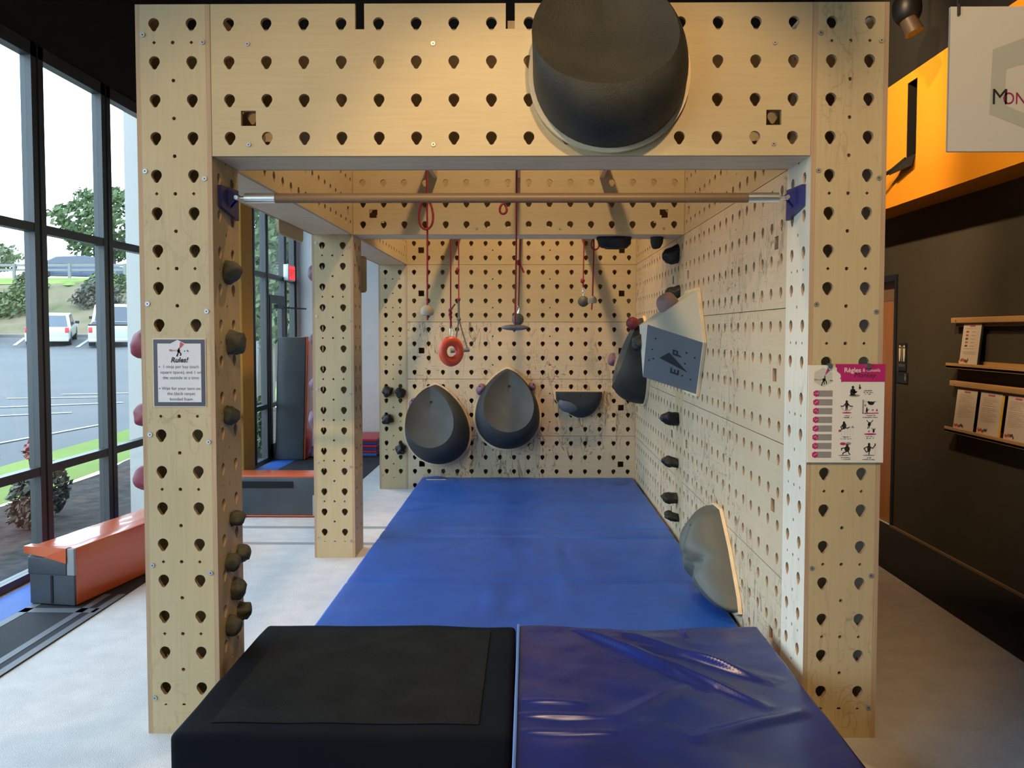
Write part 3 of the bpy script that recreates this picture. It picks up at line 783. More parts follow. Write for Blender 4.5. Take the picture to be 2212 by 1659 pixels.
for k, (z, s, lab) in enumerate(((14.0, .85, 'topmost mauve hold on the window side of the middle post, level with the exit sign'), (10.75, .5, 'small mauve hold on the middle post\'s window side, at the top of the upright pad'),
        (8.5, .6, 'mauve hold on the middle post\'s window side, half way down the upright pad'), (6.75, 1.05, 'lowest and longest mauve hold on the window side of the middle post'))):
    hold(lab, (-10, 18.9, z), (-1, 0, 0), (s * .8, s, .42), m_purple, 30 + k, 0, .25)
for k, (x, z, lab) in enumerate(((-9.38, 6.92, 'left hold of the side by side black pair on the far left post'), (-8.5, 6.85, 'right hold of the side by side black pair on the far left post'),
        (-9.4, 4.98, 'black hold on the far left post below the side by side pair'), (-8.5, 2.85, 'lowest black hold on the far left post'))):
    hold(lab, (x, 36, z), (0, -1, 0), (.7, .68, .5), m_blk, 40 + k, .3 * k, .5)
for k, (y, z, a, b, c, lab) in enumerate(((19.6, 15.0, .9, .85, .78, 'big jagged black hold high on the middle right post under the cross beam'),
        (19.3, 13.05, .8, .7, .62, 'round black hold right above the mauve ball on the lettered volume'),
        (19.2, 6.75, .75, .62, .9, 'uppermost black knob below the lettered volume on the middle right post'),
        (19.2, 4.55, .6, .55, .8, 'second black knob below the lettered volume on the right wall'),
        (19.3, 2.72, .65, .58, .8, 'third black knob down the middle right post, near the blue mat'),
        (18.9, 1.85, .6, .45, .7, 'lowest black knob on the right wall just above the blue mat'))):
    hold(lab, (8, y, z), (-1, 0, 0), (a, b, c), m_blk, 50 + k, 0, .45, droop=-.12 if k > 1 else .1, knob=k > 1)
hold('wide jagged black hold under the middle cross beam', (4.75, 19.1, H - 4), (0, 0, -1), (1.55, .9, .62), m_blk, 60, 0, .45)
hold('narrow tapered black hold under the middle cross beam near the right wall', (6.84, 19.1, H - 4), (0, 0, -1), (.62, .7, .58), m_blk, 61, 0, .2)
# mauve holds on the volumes
hold('flat mauve hold on the upper left edge of the leaning teardrop volume', (-7.52, 35.72, 6.1), (-.55, -.75, .3), (.6, .8, .3), m_purple, 70, -.5, .15, (0, .15, 1.0))
hold('larger mauve hold on the left edge of the upright teardrop volume', (-2.78, 35.7, 7.1), (-.55, -.75, .3), (.62, .85, .32), m_purple, 71, -.5, .15, (0, .15, 1.0))
hold('small mauve hold on the right edge of the upright teardrop volume', (.72, 35.66, 7.28), (.55, -.75, .3), (.5, .6, .3), m_purple, 72, .4, .15, (0, .1, 1.0))
hold('round mauve ball hold on the cream top face of the lettered volume', (6.82, 15.2, 12.25), (-.5, -.15, .8), (1.0, 1.0, .62), m_mauve, 73, 0, .08, (-.3, .0, .6))
hold('black hold on the narrow side of the lettered volume', (5.75, 16.2, 10.6), (-.98, .15, .1), (.55, .8, .45), m_blk, 74, .5, .4)
hold('raspberry hold on the top of the dark teardrop volume, right wall', (7.2, 30.2, 11.55), (-.8, -.3, .5), (.9, .8, .55), m_red, 75, 0, .15, (0, .1, .9))
hold('mauve hold on the bulge of the dark teardrop volume, right wall', (6.05, 31.6, 9.3), (-.95, -.2, .2), (.6, .9, .4), m_purple, 76, .4, .2)

# ------------------------------------------------------------------ things hanging on ropes
ZJ = H - 1.3
def loop(mb, x, y, ztop, zbot, w, r=.05):
    pts = []
    for k in range(21):
        t = k / 20 * 2 * math.pi
        pts.append((x + math.sin(t) * w / 2 * (1 + .25 * -math.cos(t)), y - .06 + .02 * math.sin(2 * t), (ztop + zbot) / 2 + math.cos(t) * (ztop - zbot) / 2))
    tube(mb, pts, r, 6, cap=False)
def rope_wrap(root, x, y):
    mb = MB()
    x = round(x / 4) * 4
    for dx in (-.145, .145): mb.box(x + dx - .035, x + dx + .035, y - .05, y + .05, ZJ - .04, H)
    mb.box(x - .18, x + .18, y - .05, y + .05, ZJ - .1, ZJ - .01); part(mb, 'rope_wrap', [m_rope], root)
def hanging(name, label, cat, x, y, ztop, zend, xe=None):
    root = thing(name, label, cat, (x, y, zend)); rope_wrap(root, x, y)
    mb = MB(); tube(mb, [(x, y, ztop - .05), ((x + (xe or x)) / 2 + .02, y, (ztop + zend) / 2), (xe or x, y, zend)], .045, 6); part(mb, 'rope', [m_rope], root)
    return root
def knot(root, p, s=.1, seed=0):
    mb = MB(); ball(mb, p, s, s, s * 1.2, nu=10, nv=7, fn=lambda d, q: q * (1 + .25 * noise.noise(d * 4 + Vector((seed, 0, 0)))))
    part(mb, 'knot', [m_rope], root, 60)
def dome(c, r, zf=.6):
    def fn(d, p): return Vector((p.x, p.y, max(p.z, -r * zf)))
    return fn
r_ = hanging('hanging_ball', 'pale flat-bottomed wooden ball on the leftmost red rope', 'hanging hold', -4, 14.6, ZJ, 12.2)
mb = MB(); ball(mb, (-4, 14.6, 12.0), .3, fn=dome(0, .3, .55)); part(mb, 'ball', [m_ballw], r_, 50)
mb = MB(); tube(mb, [(-4, 14.6, 12.0), (-3.99, 14.6, 11.62)], .045, 6); part(mb, 'rope_tail', [m_rope], r_)
mb = MB(); loop(mb, -4.03, 14.6, 17.0, 15.62, .62, .05); part(mb, 'rope_loop', [m_rope], r_, 60)
r_ = hanging('hanging_disc', 'flat grey disc on the long red rope in the middle', 'hanging hold', -.03, 14.6, ZJ, 11.4, -.1)
mb = MB(); ball(mb, (-.1, 14.6, 11.3), .62, .62, .13, nu=28); part(mb, 'disc', [m_disc], r_, 60)
mb = MB(); loop(mb, -.62, 14.6, 16.75, 16.3, .3, .05); part(mb, 'rope_loop', [m_rope], r_, 60)
r_ = hanging('hanging_ball', 'dark wooden ball just behind the flat grey disc', 'hanging hold', .02, 27, ZJ, 12.2, -.1)
mb = MB(); ball(mb, (-.13, 27, 11.85), .36); part(mb, 'ball', [m_balld], r_, 60)
mb = MB(); tube(mb, [(-.13, 27, 12.1), (-.05, 27, 12.45), (-.12, 27, 12.65)], [.09, .06, .03], 6); part(mb, 'eye_bolt', [m_steel], r_, 60)
knot(r_, (-.08, 27, 15.2), .13, 1)
mb = MB(); tube(mb, [(-.05, 27, 15.2), (.1, 26.95, 14.9), (.22, 26.95, 14.6)], .06, 6); part(mb, 'rope_tail', [m_rope], r_)
r_ = hanging('hanging_ring', 'bright orange foam ring on a red rope with a carabiner', 'hanging hold', -4, 25.7, ZJ, 11.3)
mb = MB()
vs = []; fs = []; nu, nv = 44, 18
for i in range(nu):
    a = 2 * math.pi * i / nu
    for j in range(nv):
        b = 2 * math.pi * j / nv; rr = .56 + .27 * math.cos(b)
        x_, y_, z_ = rr * math.cos(a) * .92, .27 * math.sin(b), rr * math.sin(a) * 1.06
        ca, sa = math.cos(.45), math.sin(.45)
        vs.append((-3.97 + x_ * ca - y_ * sa, 25.7 + x_ * sa + y_ * ca, 9.98 + z_))
for i in range(nu):
    for j in range(nv):
        fs.append((i * nv + j, ((i + 1) % nu) * nv + j, ((i + 1) % nu) * nv + (j + 1) % nv, i * nv + (j + 1) % nv))
mb.add(vs, fs); part(mb, 'ring', [m_ring], r_, 170)
for k in range(4): knot(r_, (-4.02 + .03 * (k % 2), 25.7, 12.35 - .13 * k), .1, k)
mb = MB(); tube(mb, [(-4, 25.68, 12.3), (-3.85, 25.65, 12.55), (-3.72, 25.65, 12.72)], .05, 6)
part(mb, 'rope_tail', [m_rope], r_)
mb = MB()
tube(mb, [(-4.04, 25.7, 12.0), (-3.96, 25.68, 11.45)], .035, 6); tube(mb, [(-3.98, 25.7, 12.0), (-3.94, 25.7, 11.45)], .035, 6); part(mb, 'rope_strand', [m_rope], r_)
mb = MB(); pts = [(-3.96 + .075 * math.cos(t), 25.7, 11.12 + .32 * math.sin(t)) for t in [2 * math.pi * k / 16 for k in range(17)]]
tube(mb, pts, .022, 6, cap=False); part(mb, 'carabiner', [m_steel], r_, 60)
mb = MB(); tube(mb, [(-3.96, 25.7, 10.85), (-3.96, 25.7, 10.62)], .035, 6); part(mb, 'strap', [m_ring], r_)
r_ = hanging('trapeze_bar', 'small wooden trapeze bar on grey cords behind the orange ring', 'hanging hold', -4, 31.1, ZJ, 13.3, -3.97)
knot(r_, (-4.02, 31.1, 15.1), .12, 3); knot(r_, (-3.97, 31.1, 13.2), .12, 4)
mb = MB(); tube(mb, [(-3.98, 31.1, 13.2), (-3.97, 31.1, 11.9)], .08, 6); part(mb, 'sling', [m_greyrope], r_)
mb = MB(); ball(mb, (-3.97, 31.1, 11.92), .14); part(mb, 'sling_knot', [m_greyrope], r_, 60)
mb = MB(); tube(mb, [(-3.97, 31.1, 11.9), (-4.25, 31.05, 9.95)], .05, 6); tube(mb, [(-3.97, 31.1, 11.9), (-3.4, 31.15, 9.95)], .05, 6); part(mb, 'cord', [m_greyrope], r_)
mb = MB(); tube(mb, [(-4.5, 31.0, 9.9), (-3.3, 31.25, 9.98)], .15, 12); part(mb, 'bar', [m_disc], r_, 40)
r_ = hanging('hanging_ball', 'mossy green ball on an eye bolt, one of the two balls at right', 'hanging hold', 4, 30.7, ZJ, 14.4, 3.97)
knot(r_, (3.93, 30.7, 14.35), .14, 5)
mb = MB(); tube(mb, [(3.95, 30.7, 14.3), (3.98, 30.7, 13.95)], .06, 6); part(mb, 'rope_strand', [m_rope], r_)
mb = MB(); pts = [(3.98 + .06 * math.cos(t), 30.7, 13.82 + .13 * math.sin(t)) for t in [2 * math.pi * k / 12 for k in range(13)]]; tube(mb, pts, .025, 6, cap=False)
pts = [(3.98 + .09 * math.cos(t), 30.7, 13.62 + .09 * math.sin(t)) for t in [2 * math.pi * k / 12 for k in range(13)]]; tube(mb, pts, .03, 6, cap=False); tube(mb, [(3.98, 30.7, 13.55), (3.98, 30.7, 13.35)], .035, 6)
part(mb, 'eye_bolt', [m_steel], r_, 60)
mb = MB(); ball(mb, (3.98, 30.7, 13.05), .35); part(mb, 'ball', [m_ballg], r_, 60)
r_ = hanging('hanging_ball', 'small pale wooden half ball beside the mossy green ball', 'hanging hold', 4, 22.4, ZJ, 12.9, 3.93)
mb = MB(); ball(mb, (3.92, 22.4, 12.78), .26, fn=dome(0, .26, .5)); part(mb, 'ball', [m_ballw], r_, 50)
mb = MB(); tube(mb, [(3.92, 22.4, 12.75), (3.88, 22.4, 12.3)], .04, 6); part(mb, 'rope_tail', [m_rope], r_)
mb = MB(); loop(mb, 4.05, 22.4, 16.15, 15.5, .4, .045); part(mb, 'rope_loop', [m_rope], r_, 60)

# ------------------------------------------------------------------ pull-up bar
pb = thing('pull_up_bar', 'brown pull-up bar with steel sleeves spanning between the two front posts', 'bar', (0, 1, 14.84))
mb = MB(); tube(mb, [(-6.62, 1, 14.84), (6.62, 1, 14.84)], .135, 20); part(mb, 'grip', [m_bar], pb, 40)
for s in (-1, 1):
    mb = MB(); tube(mb, [(s * 6.6, 1, 14.84), (s * 7.45, 1, 14.84)], .145, 20); part(mb, 'sleeve', [m_steel], pb, 40)
    mb = MB(); tube(mb, [(s * 7.45, 1, 14.84), (s * 7.75, 1, 14.84)], .06, 10); part(mb, 'threaded_rod', [m_steel], pb, 40)
    mb = MB()
    pr = [(.35, 15.1), (1.25, 15.25), (1.75, 14.95), (1.72, 14.45), (.38, 14.38)]
    pr = [(.35, 15.1), (1.7, 15.16), (1.72, 14.3), (.38, 14.52)]
    vs = [(s * 7.985, y, z) for y, z in pr] + [(s * 7.88, y, z) for y, z in pr]
    mb.add(vs, [(0, 1, 5, 4), (1, 2, 6, 5), (2, 3, 7, 6), (3, 0, 4, 7), (0, 1, 2, 3), (4, 5, 6, 7)])
    for dy in (-.12, .12):
        vs = [(s * 7.9, 1 + dy - .04, 15.1), (s * 7.9, 1 + dy - .04, 14.55), (s * 7.6, 1 + dy - .04, 14.9), (s * 7.9, 1 + dy + .04, 15.1), (s * 7.9, 1 + dy + .04, 14.55), (s * 7.6, 1 + dy + .04, 14.9)]
        mb.add(vs, [(0, 1, 2), (3, 4, 5), (0, 1, 4, 3), (1, 2, 5, 4), (2, 0, 3, 5)])
    bk = part(mb, 'bracket', [m_bracket], pb)
    mb = MB(); tube(mb, [(s * 7.66, .82, 14.84), (s * 7.66, 1.18, 14.84)], .06, 8); part(mb, 'bolt', [m_steel], bk)

# ------------------------------------------------------------------ mats
def ridge(p, a, b, amp, wd):
    ax, ay = a; bx, by = b; dx, dy = bx - ax, by - ay; L2 = dx * dx + dy * dy
    t = ((p.x - ax) * dx + (p.y - ay) * dy) / L2; tt = max(0, min(1, t))
    qx, qy = ax + dx * tt, ay + dy * tt; d2 = (p.x - qx) ** 2 + (p.y - qy) ** 2
    return amp * math.exp(-d2 / wd ** 2) * (math.sin(math.pi * min(max(t, .02), .98)) ** .5 if 0 < t < 1 else 0)
def blue_disp(p):
    if p.z > .5:
        z = 0
        for sy in (11.3, 18.7, 20.3): z -= .09 * math.exp(-((p.y - sy) / .13) ** 2)
        for a, b, am in (((.3, 18.3), (1.3, 13.2), .07), ((-.5, 18.2), (.1, 12.5), .05), ((1.5, 20), (2.1, 7.5), .07), ((-.9, 11), (-.8, 6.5), .07), ((.6, 11.1), (.35, 7.2), .05), ((2.3, 19), (3.2, 12), .03),
                         ((-2.5, 17.8), (-4, 16), .05), ((-3.2, 18.2), (-4.6, 16.8), .04), ((-1.4, 17.9), (-2.8, 15.8), .04), ((.5, 26), (3, 20), .05), ((-.5, 24), (1.3, 20.6), .04)):
            z += ridge(p, a, b, am * 1.5, .15)
        z += .03 * noise.noise(Vector((p.x * .8, p.y * .6, 0))) + .015 * noise.noise(Vector((p.x * 3, p.y * 3, 4)))
        if p.y > 35 and p.x < -5.4: z += .10 * math.exp(-((p.x + 6.0) / .6) ** 2)
        p = p + Vector((0, 0, z))
    return p
lm = thing('crash_mat', 'long bright blue folding crash mat running to the back wall', 'mat', (0.5, 19, 0))
mb = MB(); rbox(mb, -7.0, 7.86, 3.4, 35.9, 0.02, .88, .12, (46, 130, 1), blue_disp); part(mb, 'cover', [m_blue], lm, 60)
mb = MB(); mb.box(-6.55, -5.2, 34.72, 34.86, .88, .915); part(mb, 'yellow_tag', [mat('yellow_tag_ink', (.75, .68, .22), .6)], lm, label='short yellow tag near the back left corner')
m_seam = mat('seam_thread', (0.004, 0.012, 0.07), .7)
def navy_disp(p):
    if p.z > 1.0:
        z = 0
        for a, b, am, wd in (((2.0, 2.9), (6.4, -2.6), .13, .17), ((2.9, 3.0), (6.9, -1.2), .10, .16), ((1.9, 2.9), (5.2, -1.6), .09, .12), ((3.6, 1.6), (7.2, -1.0), .06, .16),
                             ((.2, -3.0), (2.6, -3.1), .05, .1), ((.3, -2.3), (2.0, -2.4), .04, .1), ((.3, -3.8), (2.6, -3.9), .05, .1), ((4.2, -4.2), (7.2, -2.7), .08, .2), ((5.2, 3), (5.3, 2.2), .08, .08), ((2.4, -3.3), (4.6, -1.2), .05, .2)):
            z += ridge(p, a, b, am * 1.35, wd)
        z += .05 * noise.noise(Vector((p.x * .7, p.y * .7, 3))) + .012 * noise.noise(Vector((p.x * 1.6, p.y * 1.6, 9)))
        if p.y > 2.2: z -= .16 * math.exp(-((p.x - 4.0) / 1.5) ** 2) * (p.y - 2.2)
        if p.x > 6.6: z += 0
        p = p + Vector((0, 0, z))
    return p
nm = thing('crash_mat', 'thick glossy dark blue crash mat at the front right, pulled into folds', 'mat', (3.9, -1, 0))
mb = MB(); rbox(mb, .18, 7.62, -6.4, 3.12, 0.02, 1.98, .10, (96, 120, 1), navy_disp); part(mb, 'cover', [m_navy], nm, 60)
mb = MB()
tube(mb, [(.2, 3.05 - k * .475, 2.0 + .06 * noise.noise(Vector((.14, (3.05 - k * .475) * .7, 3)))) for k in range(21)], .045, 6); part(mb, 'piping', [mat('pale_blue_piping', (.10, .20, .50), .4)], nm, 60, 'pale blue worn piping along the left edge')
def blk_disp(p):
    if p.z > 1.0:
        z = .05 * noise.noise(Vector((p.x * .6, p.y * .6, 7))) + ridge(p, (-6, .2), (-2.8, 2.2), .05, .18) + ridge(p, (-3, 2), (-.9, -.6), .04, .15)
        p = p + Vector((0, 0, z))
    return p
km = thing('foam_block', 'low black carpet-topped foam block at the front left', 'mat', (-3.8, -.3, 0))
mb = MB(); rbox(mb, -7.64, .12, -4.1, 3.05, 0.02, 2.0, .16, (26, 26, 1), blk_disp); part(mb, 'cover', [m_blackfab], km, 60)
mb = MB(); nx = 26; vs = []; fs = []
for i in range(nx + 1):
    for j in range(nx + 1):
        p = Vector((-6.9 + 6.25 * i / nx, -3.55 + 6.15 * j / nx, 2.0)); q = blk_disp(p); vs.append(q + Vector((0, 0, .02)))
for i in range(nx):
    for j in range(nx): a = i * (nx + 1) + j; fs.append((a, a + nx + 1, a + nx + 2, a + 1))
mb.add(vs, fs); part(mb, 'carpet_top', [m_blackcar], km, 60)

# orange and grey blocks
def block(label, origin, rot, L=10.7, wd=2.1, ht=2.38, upright=False, name='balance_beam_block'):
    root = thing(name, label, 'padded block', origin)
    ca, sa = math.cos(rot), math.sin(rot)
    def xf(p): return Vector((origin[0] + p.x * ca - p.y * sa, origin[1] + p.x * sa + p.y * ca, origin[2] + p.z))
    return root, xf
def bx(root, xf, name, m, *b, r=.08, n=(1, 1, 1), label=None, disp=None):
    mb = MB(); mb.xf = xf; rbox(mb, *b, r, n, disp); return part(mb, name, [m], root, 60, label)
root, xf = block('orange and grey padded block lying along the windows at far left', (-19.75, 10.75, .06), math.radians(-9.5))
bx(root, xf, 'body', m_orange, 0, 2.1, .06, 10.7, 0, 2.34, n=(4, 16, 3), disp=lambda p: p + Vector((0, 0, .03 * noise.noise(Vector((p.x, p.y * .8, 1))))) if p.z > 1 else p)
bx(root, xf, 'end_panel', m_greyv, .03, 2.07, -.02, .12, .02, 2.0, r=.04)
bx(root, xf, 'flap', m_greyv, .0, 1.75, -.08, .06, 1.25, 1.95, r=.04)
mb = MB(); mb.xf = xf; mb.add([(-.12, -.12, 2.38), (1.78, -.1, 2.36), (1.78, -.12, 1.75), (.8, -.14, 1.98), (-.12, -.14, 2.12), (-.12, .3, 2.38), (1.78, .3, 2.38)], [(0, 4, 3, 2, 1), (0, 1, 6, 5), (0, 5, 4)]); part(mb, 'lid_flap', [m_orange], root)
bx(root, xf, 'webbing', m_greyedge, 1.76, 2.1, -.06, .08, 1.25, 2.34, r=.03)
mb = MB(); mb.xf = xf; mb.box(1.0, 1.1, -.05, .0, .08, 1.2); part(mb, 'fold_slit', [m_velcro], root)
root, xf = block('long grey and orange padded block lying across the carpet beyond the front left post', (-21.0, 26.85, .06), 0)
bx(root, xf, 'body', m_greyv, 0, 8.8, 0, 2.1, .05, 2.36, n=(12, 3, 3))
bx(root, xf, 'top', m_orange, -.02, 8.75, .02, 2.12, 2.34, 2.44, r=.03)
bx(root, xf, 'base_trim', m_orange, 0, 8.75, -.03, 2.1, 0, .08, r=.03)
bx(root, xf, 'strap', m_velcro, .6, 7.45, -.06, .02, 1.72, 2.12, r=.02)
bx(root, xf, 'webbing', m_greyedge, 8.62, 8.8, -.04, .1, .05, 1.3, r=.03)
root, xf = block('tall grey pad with an orange side standing against the far windows', (-21.35, 48.9, 0.06), 0)
def lean(p): return p + Vector((.35 * p.z / 10.7, 0, 0))
bx(root, xf, 'face', m_greyv, 0, 2.45, -.02, 1.2, 0, 10.6, n=(3, 2, 14), disp=lambda p: lean(p + Vector((0, .03 * noise.noise(Vector((p.x * 1.5, 0, p.z))), 0))))
bx(root, xf, 'side', m_orange, 1.9, 2.62, .06, 2.3, .02, 10.64, n=(1, 1, 6), disp=lean)
# stack of folded mats by the back wall
SX0, SX1, SY0, SY1 = -18.3, -12.95, 51.2, 56.6
stk = [('bright blue folded mat at the bottom of the stack', m_stackl), ('lower red folded mat, second from the bottom of the stack', m_stackr), ('lower dark blue folded mat in the stack', m_stackb),
       ('middle red folded mat in the stack', m_stackr), ('upper dark blue folded mat in the stack', m_stackb), ('red folded mat on top of the stack near the back wall', m_stackr)]
z = .06
for k, (lab, m) in enumerate(stk):
    t = .25 if k < 5 else .28
    mb = MB(); rbox(mb, SX0 + .02 * k, SX1 - .03 * (k % 2), SY0 + .03 * (k % 3), SY1, z, z + t - .01, .05, (1, 1, 1)); z += t
    tag(mb.build('folded_mat', m, None, 60, origin=(SX0, SY0, z)), lab, 'mat', 'stack of folded mats')

# ------------------------------------------------------------------ text
def text_into(mb, s, W, size, cx, cy, m=0, shear=0.0, align='CENTER', sx=1.0, bold=0.0):
    cu = bpy.data.curves.new('lettering', 'FONT'); cu.body = s; cu.size = size; cu.align_x = align; cu.align_y = 'CENTER'; cu.shear = shear; cu.resolution_u = 3
    cu.offset = bold
    ob = bpy.data.objects.new('lettering', cu); COL.objects.link(ob)
    bpy.context.view_layer.update()
    me = bpy.data.meshes.new_from_object(ob.evaluated_get(bpy.context.evaluated_depsgraph_get()))
    mb.add([W(cx + v.co.x * sx, cy + v.co.y) for v in me.vertices], [tuple(p.vertices) for p in me.polygons], m)
    bpy.data.objects.remove(ob); bpy.data.meshes.remove(me); bpy.data.curves.remove(cu)
def poly(mb, W, pts, m=0): mb.add([W(*p) for p in pts], [tuple(range(len(pts)))], m)
def ell(mb, W, cx, cy, rx, ry, m=0, n=16, rot=0.0):
    c, s = math.cos(rot), math.sin(rot)
    poly(mb, W, [(cx + rx * math.cos(2 * math.pi * k / n) * c - ry * math.sin(2 * math.pi * k / n) * s, cy + rx * math.cos(2 * math.pi * k / n) * s + ry * math.sin(2 * math.pi * k / n) * c) for k in range(n)], m)
def limb(mb, W, pts, w, m=0):
    for (x0, y0), (x1, y1) in zip(pts, pts[1:]):
        L = math.hypot(x1 - x0, y1 - y0) or 1; nx, ny = -(y1 - y0) / L * w / 2, (x1 - x0) / L * w / 2
        poly(mb, W, [(x0 + nx, y0 + ny), (x0 - nx, y0 - ny), (x1 - nx, y1 - ny), (x1 + nx, y1 + ny)], m)
        ell(mb, W, x1, y1, w / 2, w / 2, m, 8)

def scribble(mb, W, x, y, length, h, m=0, seed=0):
    rnd = random.Random(seed); u = x - length / 2
    while u < x + length / 2:
        wd = rnd.uniform(.5, .9) * h
        if rnd.random() > .16:
            up_ = rnd.choice((.5, .5, .5, .8)); dn = rnd.choice((.0, .0, .0, .3))
            poly(mb, W, [(u, y - h * dn), (u + wd * .55, y - h * dn), (u + wd * .55, y + h * up_), (u, y + h * up_)], m)
            poly(mb, W, [(u, y), (u + wd * .95, y), (u + wd * .95, y + h * .16), (u, y + h * .16)], m)
        u += wd
# rules sheet on the front left post
rs = thing('rules_sheet', 'laminated rules sheet with a dark border on the front left post', 'sign', (-8.96, -.02, 10))
def Wr(d): return lambda x, y: Vector((-9.66 + x, -d, 9.08 + y))
mb = MB(); mb.box(-9.68, -8.24, -.02, -.004, 9.06, 10.92); part(mb, 'laminate', [mat('clear_laminate_edge', (.62, .54, .40), .3)], rs)
mb = MB(); w_ = Wr(.026); t = .11
for q in (((.0, 0), (1.4, 0), (1.4, t), (0, t)), ((0, 1.81 - t), (1.4, 1.81 - t), (1.4, 1.81), (0, 1.81)), ((0, t), (t, t), (t, 1.81 - t), (0, 1.81 - t)), ((1.4 - t, t), (1.4, t), (1.4, 1.81 - t), (1.4 - t, 1.81 - t))): poly(mb, w_, q)
part(mb, 'border', [mat('plum_grey_ink', (.055, .045, .06), .4)], rs)
mb = MB(); poly(mb, Wr(.025), [(t, t), (1.4 - t, t), (1.4 - t, 1.81 - t), (t, 1.81 - t)]); poly(mb, Wr(.028), [(.47, 1.70), (.86, 1.70), (.66, 1.80)]); part(mb, 'paper', [m_paper], rs)
mb = MB(); W_ = Wr(.031)
text_into(mb, 'Rules!', W_, .19, .70, 1.25, 0, .25, bold=.006)
part(mb, 'heading', [m_ink], rs)
mb = MB()
for s, y in (('1 ninja per bay (each', 1.07), ('square space), and 1 on', .92), ('the outside at a time', .77), ('Wait for your turn on', .48), ('the black carpet', .34), ('bonded foam', .19)):
    text_into(mb, s, W_, .118, .74, y)
for y in (1.07, .48): ell(mb, W_, .155, y, .018, .018)
part(mb, 'lettering', [m_ink2], rs)
mb = MB(); poly(mb, W_, [(.74, 1.75), (.84, 1.68), (.70, 1.54)], 1); text_into(mb, 'M', W_, .09, .47, 1.51, 0); text_into(mb, 'ONKEY', W_, .065, .58, 1.505, 1); scribble(mb, W_, .91, 1.49, .14, .05, 0, 3)
limb(mb, W_, [(.70, 1.58), (.69, 1.49), (.66, 1.40), (.64, 1.36)], .035); limb(mb, W_, [(.69, 1.49), (.75, 1.42), (.74, 1.38)], .035); ell(mb, W_, .69, 1.5, .04, .05)
part(mb, 'logo', [m_ink, m_redink], rs)

# rules board on the front right post
rb = thing('rules_board', 'cream board with magenta heading and monkey drawings on the front right post', 'sign', (9.02, -.05, 7.59))
mb = MB(); mb.box(8.0, 10.03, -.09, -.036, 7.6, 10.22); part(mb, 'board', [m_sign], rb)
S = 2.03 / 1160.0
def Wb(d): return lambda x, y: Vector((8.0 + (x - 45) * S, -.09 - d, 7.6 + (1580 - y) * S * 1.0))
# board pixels: x 45..1215, y 65..1580
W0 = Wb(.004); W1 = Wb(.008)
mb = MB(); ed = [(455, 65)]
rnd = random.Random(4); yy = 65; xx = 455
while yy < 330: yy += 22; xx += 8; ed.append((xx + rnd.uniform(-22, 22), yy))
poly(mb, W0, ed + [(555, 337), (1210, 337), (1215, 65)]); part(mb, 'heading_panel', [m_magenta], rb)
def btext(mb, s, x, y, size, m=0, shear=0, sx=1.0, bold=0):
    text_into(mb, s, lambda a, b: W1(x + a / S * 1.0, y - b / S), size * S, 0, 0, m, shear, sx=sx, bold=bold)
mb = MB(); btext(mb, 'Règles', 712, 160, 100, bold=.003 * 0 + 1.5 * S); btext(mb, '& conseils', 1000, 160, 72, sx=.92); part(mb, 'heading', [mat('pale_heading_ink', (.72, .60, .52), .6)], rb)
mb = MB(); btext(mb, 'Monkey', 895, 238, 104, shear=.3, sx=.98); part(mb, 'script', [m_ink], rb)
mb = MB()
for k in range(8):
    y0 = 470 + k * 134.5; x1 = 415 - k * .8
    poly(mb, W0, [(180, y0), (x1, y0), (x1, y0 + 96), (180, y0 + 96)])
part(mb, 'bars', [m_greyink], rb)
mb = MB()
for k in range(8):
    y0 = 518 + k * 134.5; cx = 166 - k
    poly(mb, W1, [(cx + 50 * math.cos(math.radians(30 + 60 * q)), y0 + 52 * math.sin(math.radians(30 + 60 * q))) for q in range(6)])
part(mb, 'badges', [m_magenta], rb)
W2 = Wb(.012)
mb = MB(); text_into(mb, '-14', lambda a, b: W2(166 + a / S, 518 - b / S), 52 * S, 0, 0)
for k in (1, 2, 3, 4, 5, 6, 7):
    y0 = 518 + k * 134.5
    for q in range(3): ell(mb, W2, 150 + 18 * q - k, y0 + (-14, 10, -4)[(q + k) % 3], 9, 7, 0, 8)
part(mb, 'badge_marks', [mat('pale_pink_ink', (.70, .45, .48), .6)], rb)
# logo
mb = MB(); poly(mb, W0, [(268 + 158 * math.cos(math.radians(30 + 60 * q)), 268 + 150 * math.sin(math.radians(30 + 60 * q))) for q in range(6)], 0)
part(mb, 'logo_hexagon', [mat('faint_hexagon_ink', (.50, .50, .42), .6)], rb)
mb = MB(); poly(mb, W1, [(330, 130), (362, 168), (290, 245)], 1)
btext(mb, 'M', 148, 308, 44, 0); btext(mb, 'ONKEY', 202, 310, 32, 1); scribble(mb, lambda a, b: W1(a / S, -b / S), 368 * S, -324 * S, 66 * S, 26 * S, 0, 4)
limb(mb, W1, [(292, 245), (292, 300), (255, 350), (245, 392)], 16); limb(mb, W1, [(292, 300), (318, 345), (318, 368)], 14); limb(mb, W1, [(280, 330), (285, 375)], 12); ell(mb, W1, 280, 305, 26, 24)
part(mb, 'logo', [m_ink, m_magenta], rb)
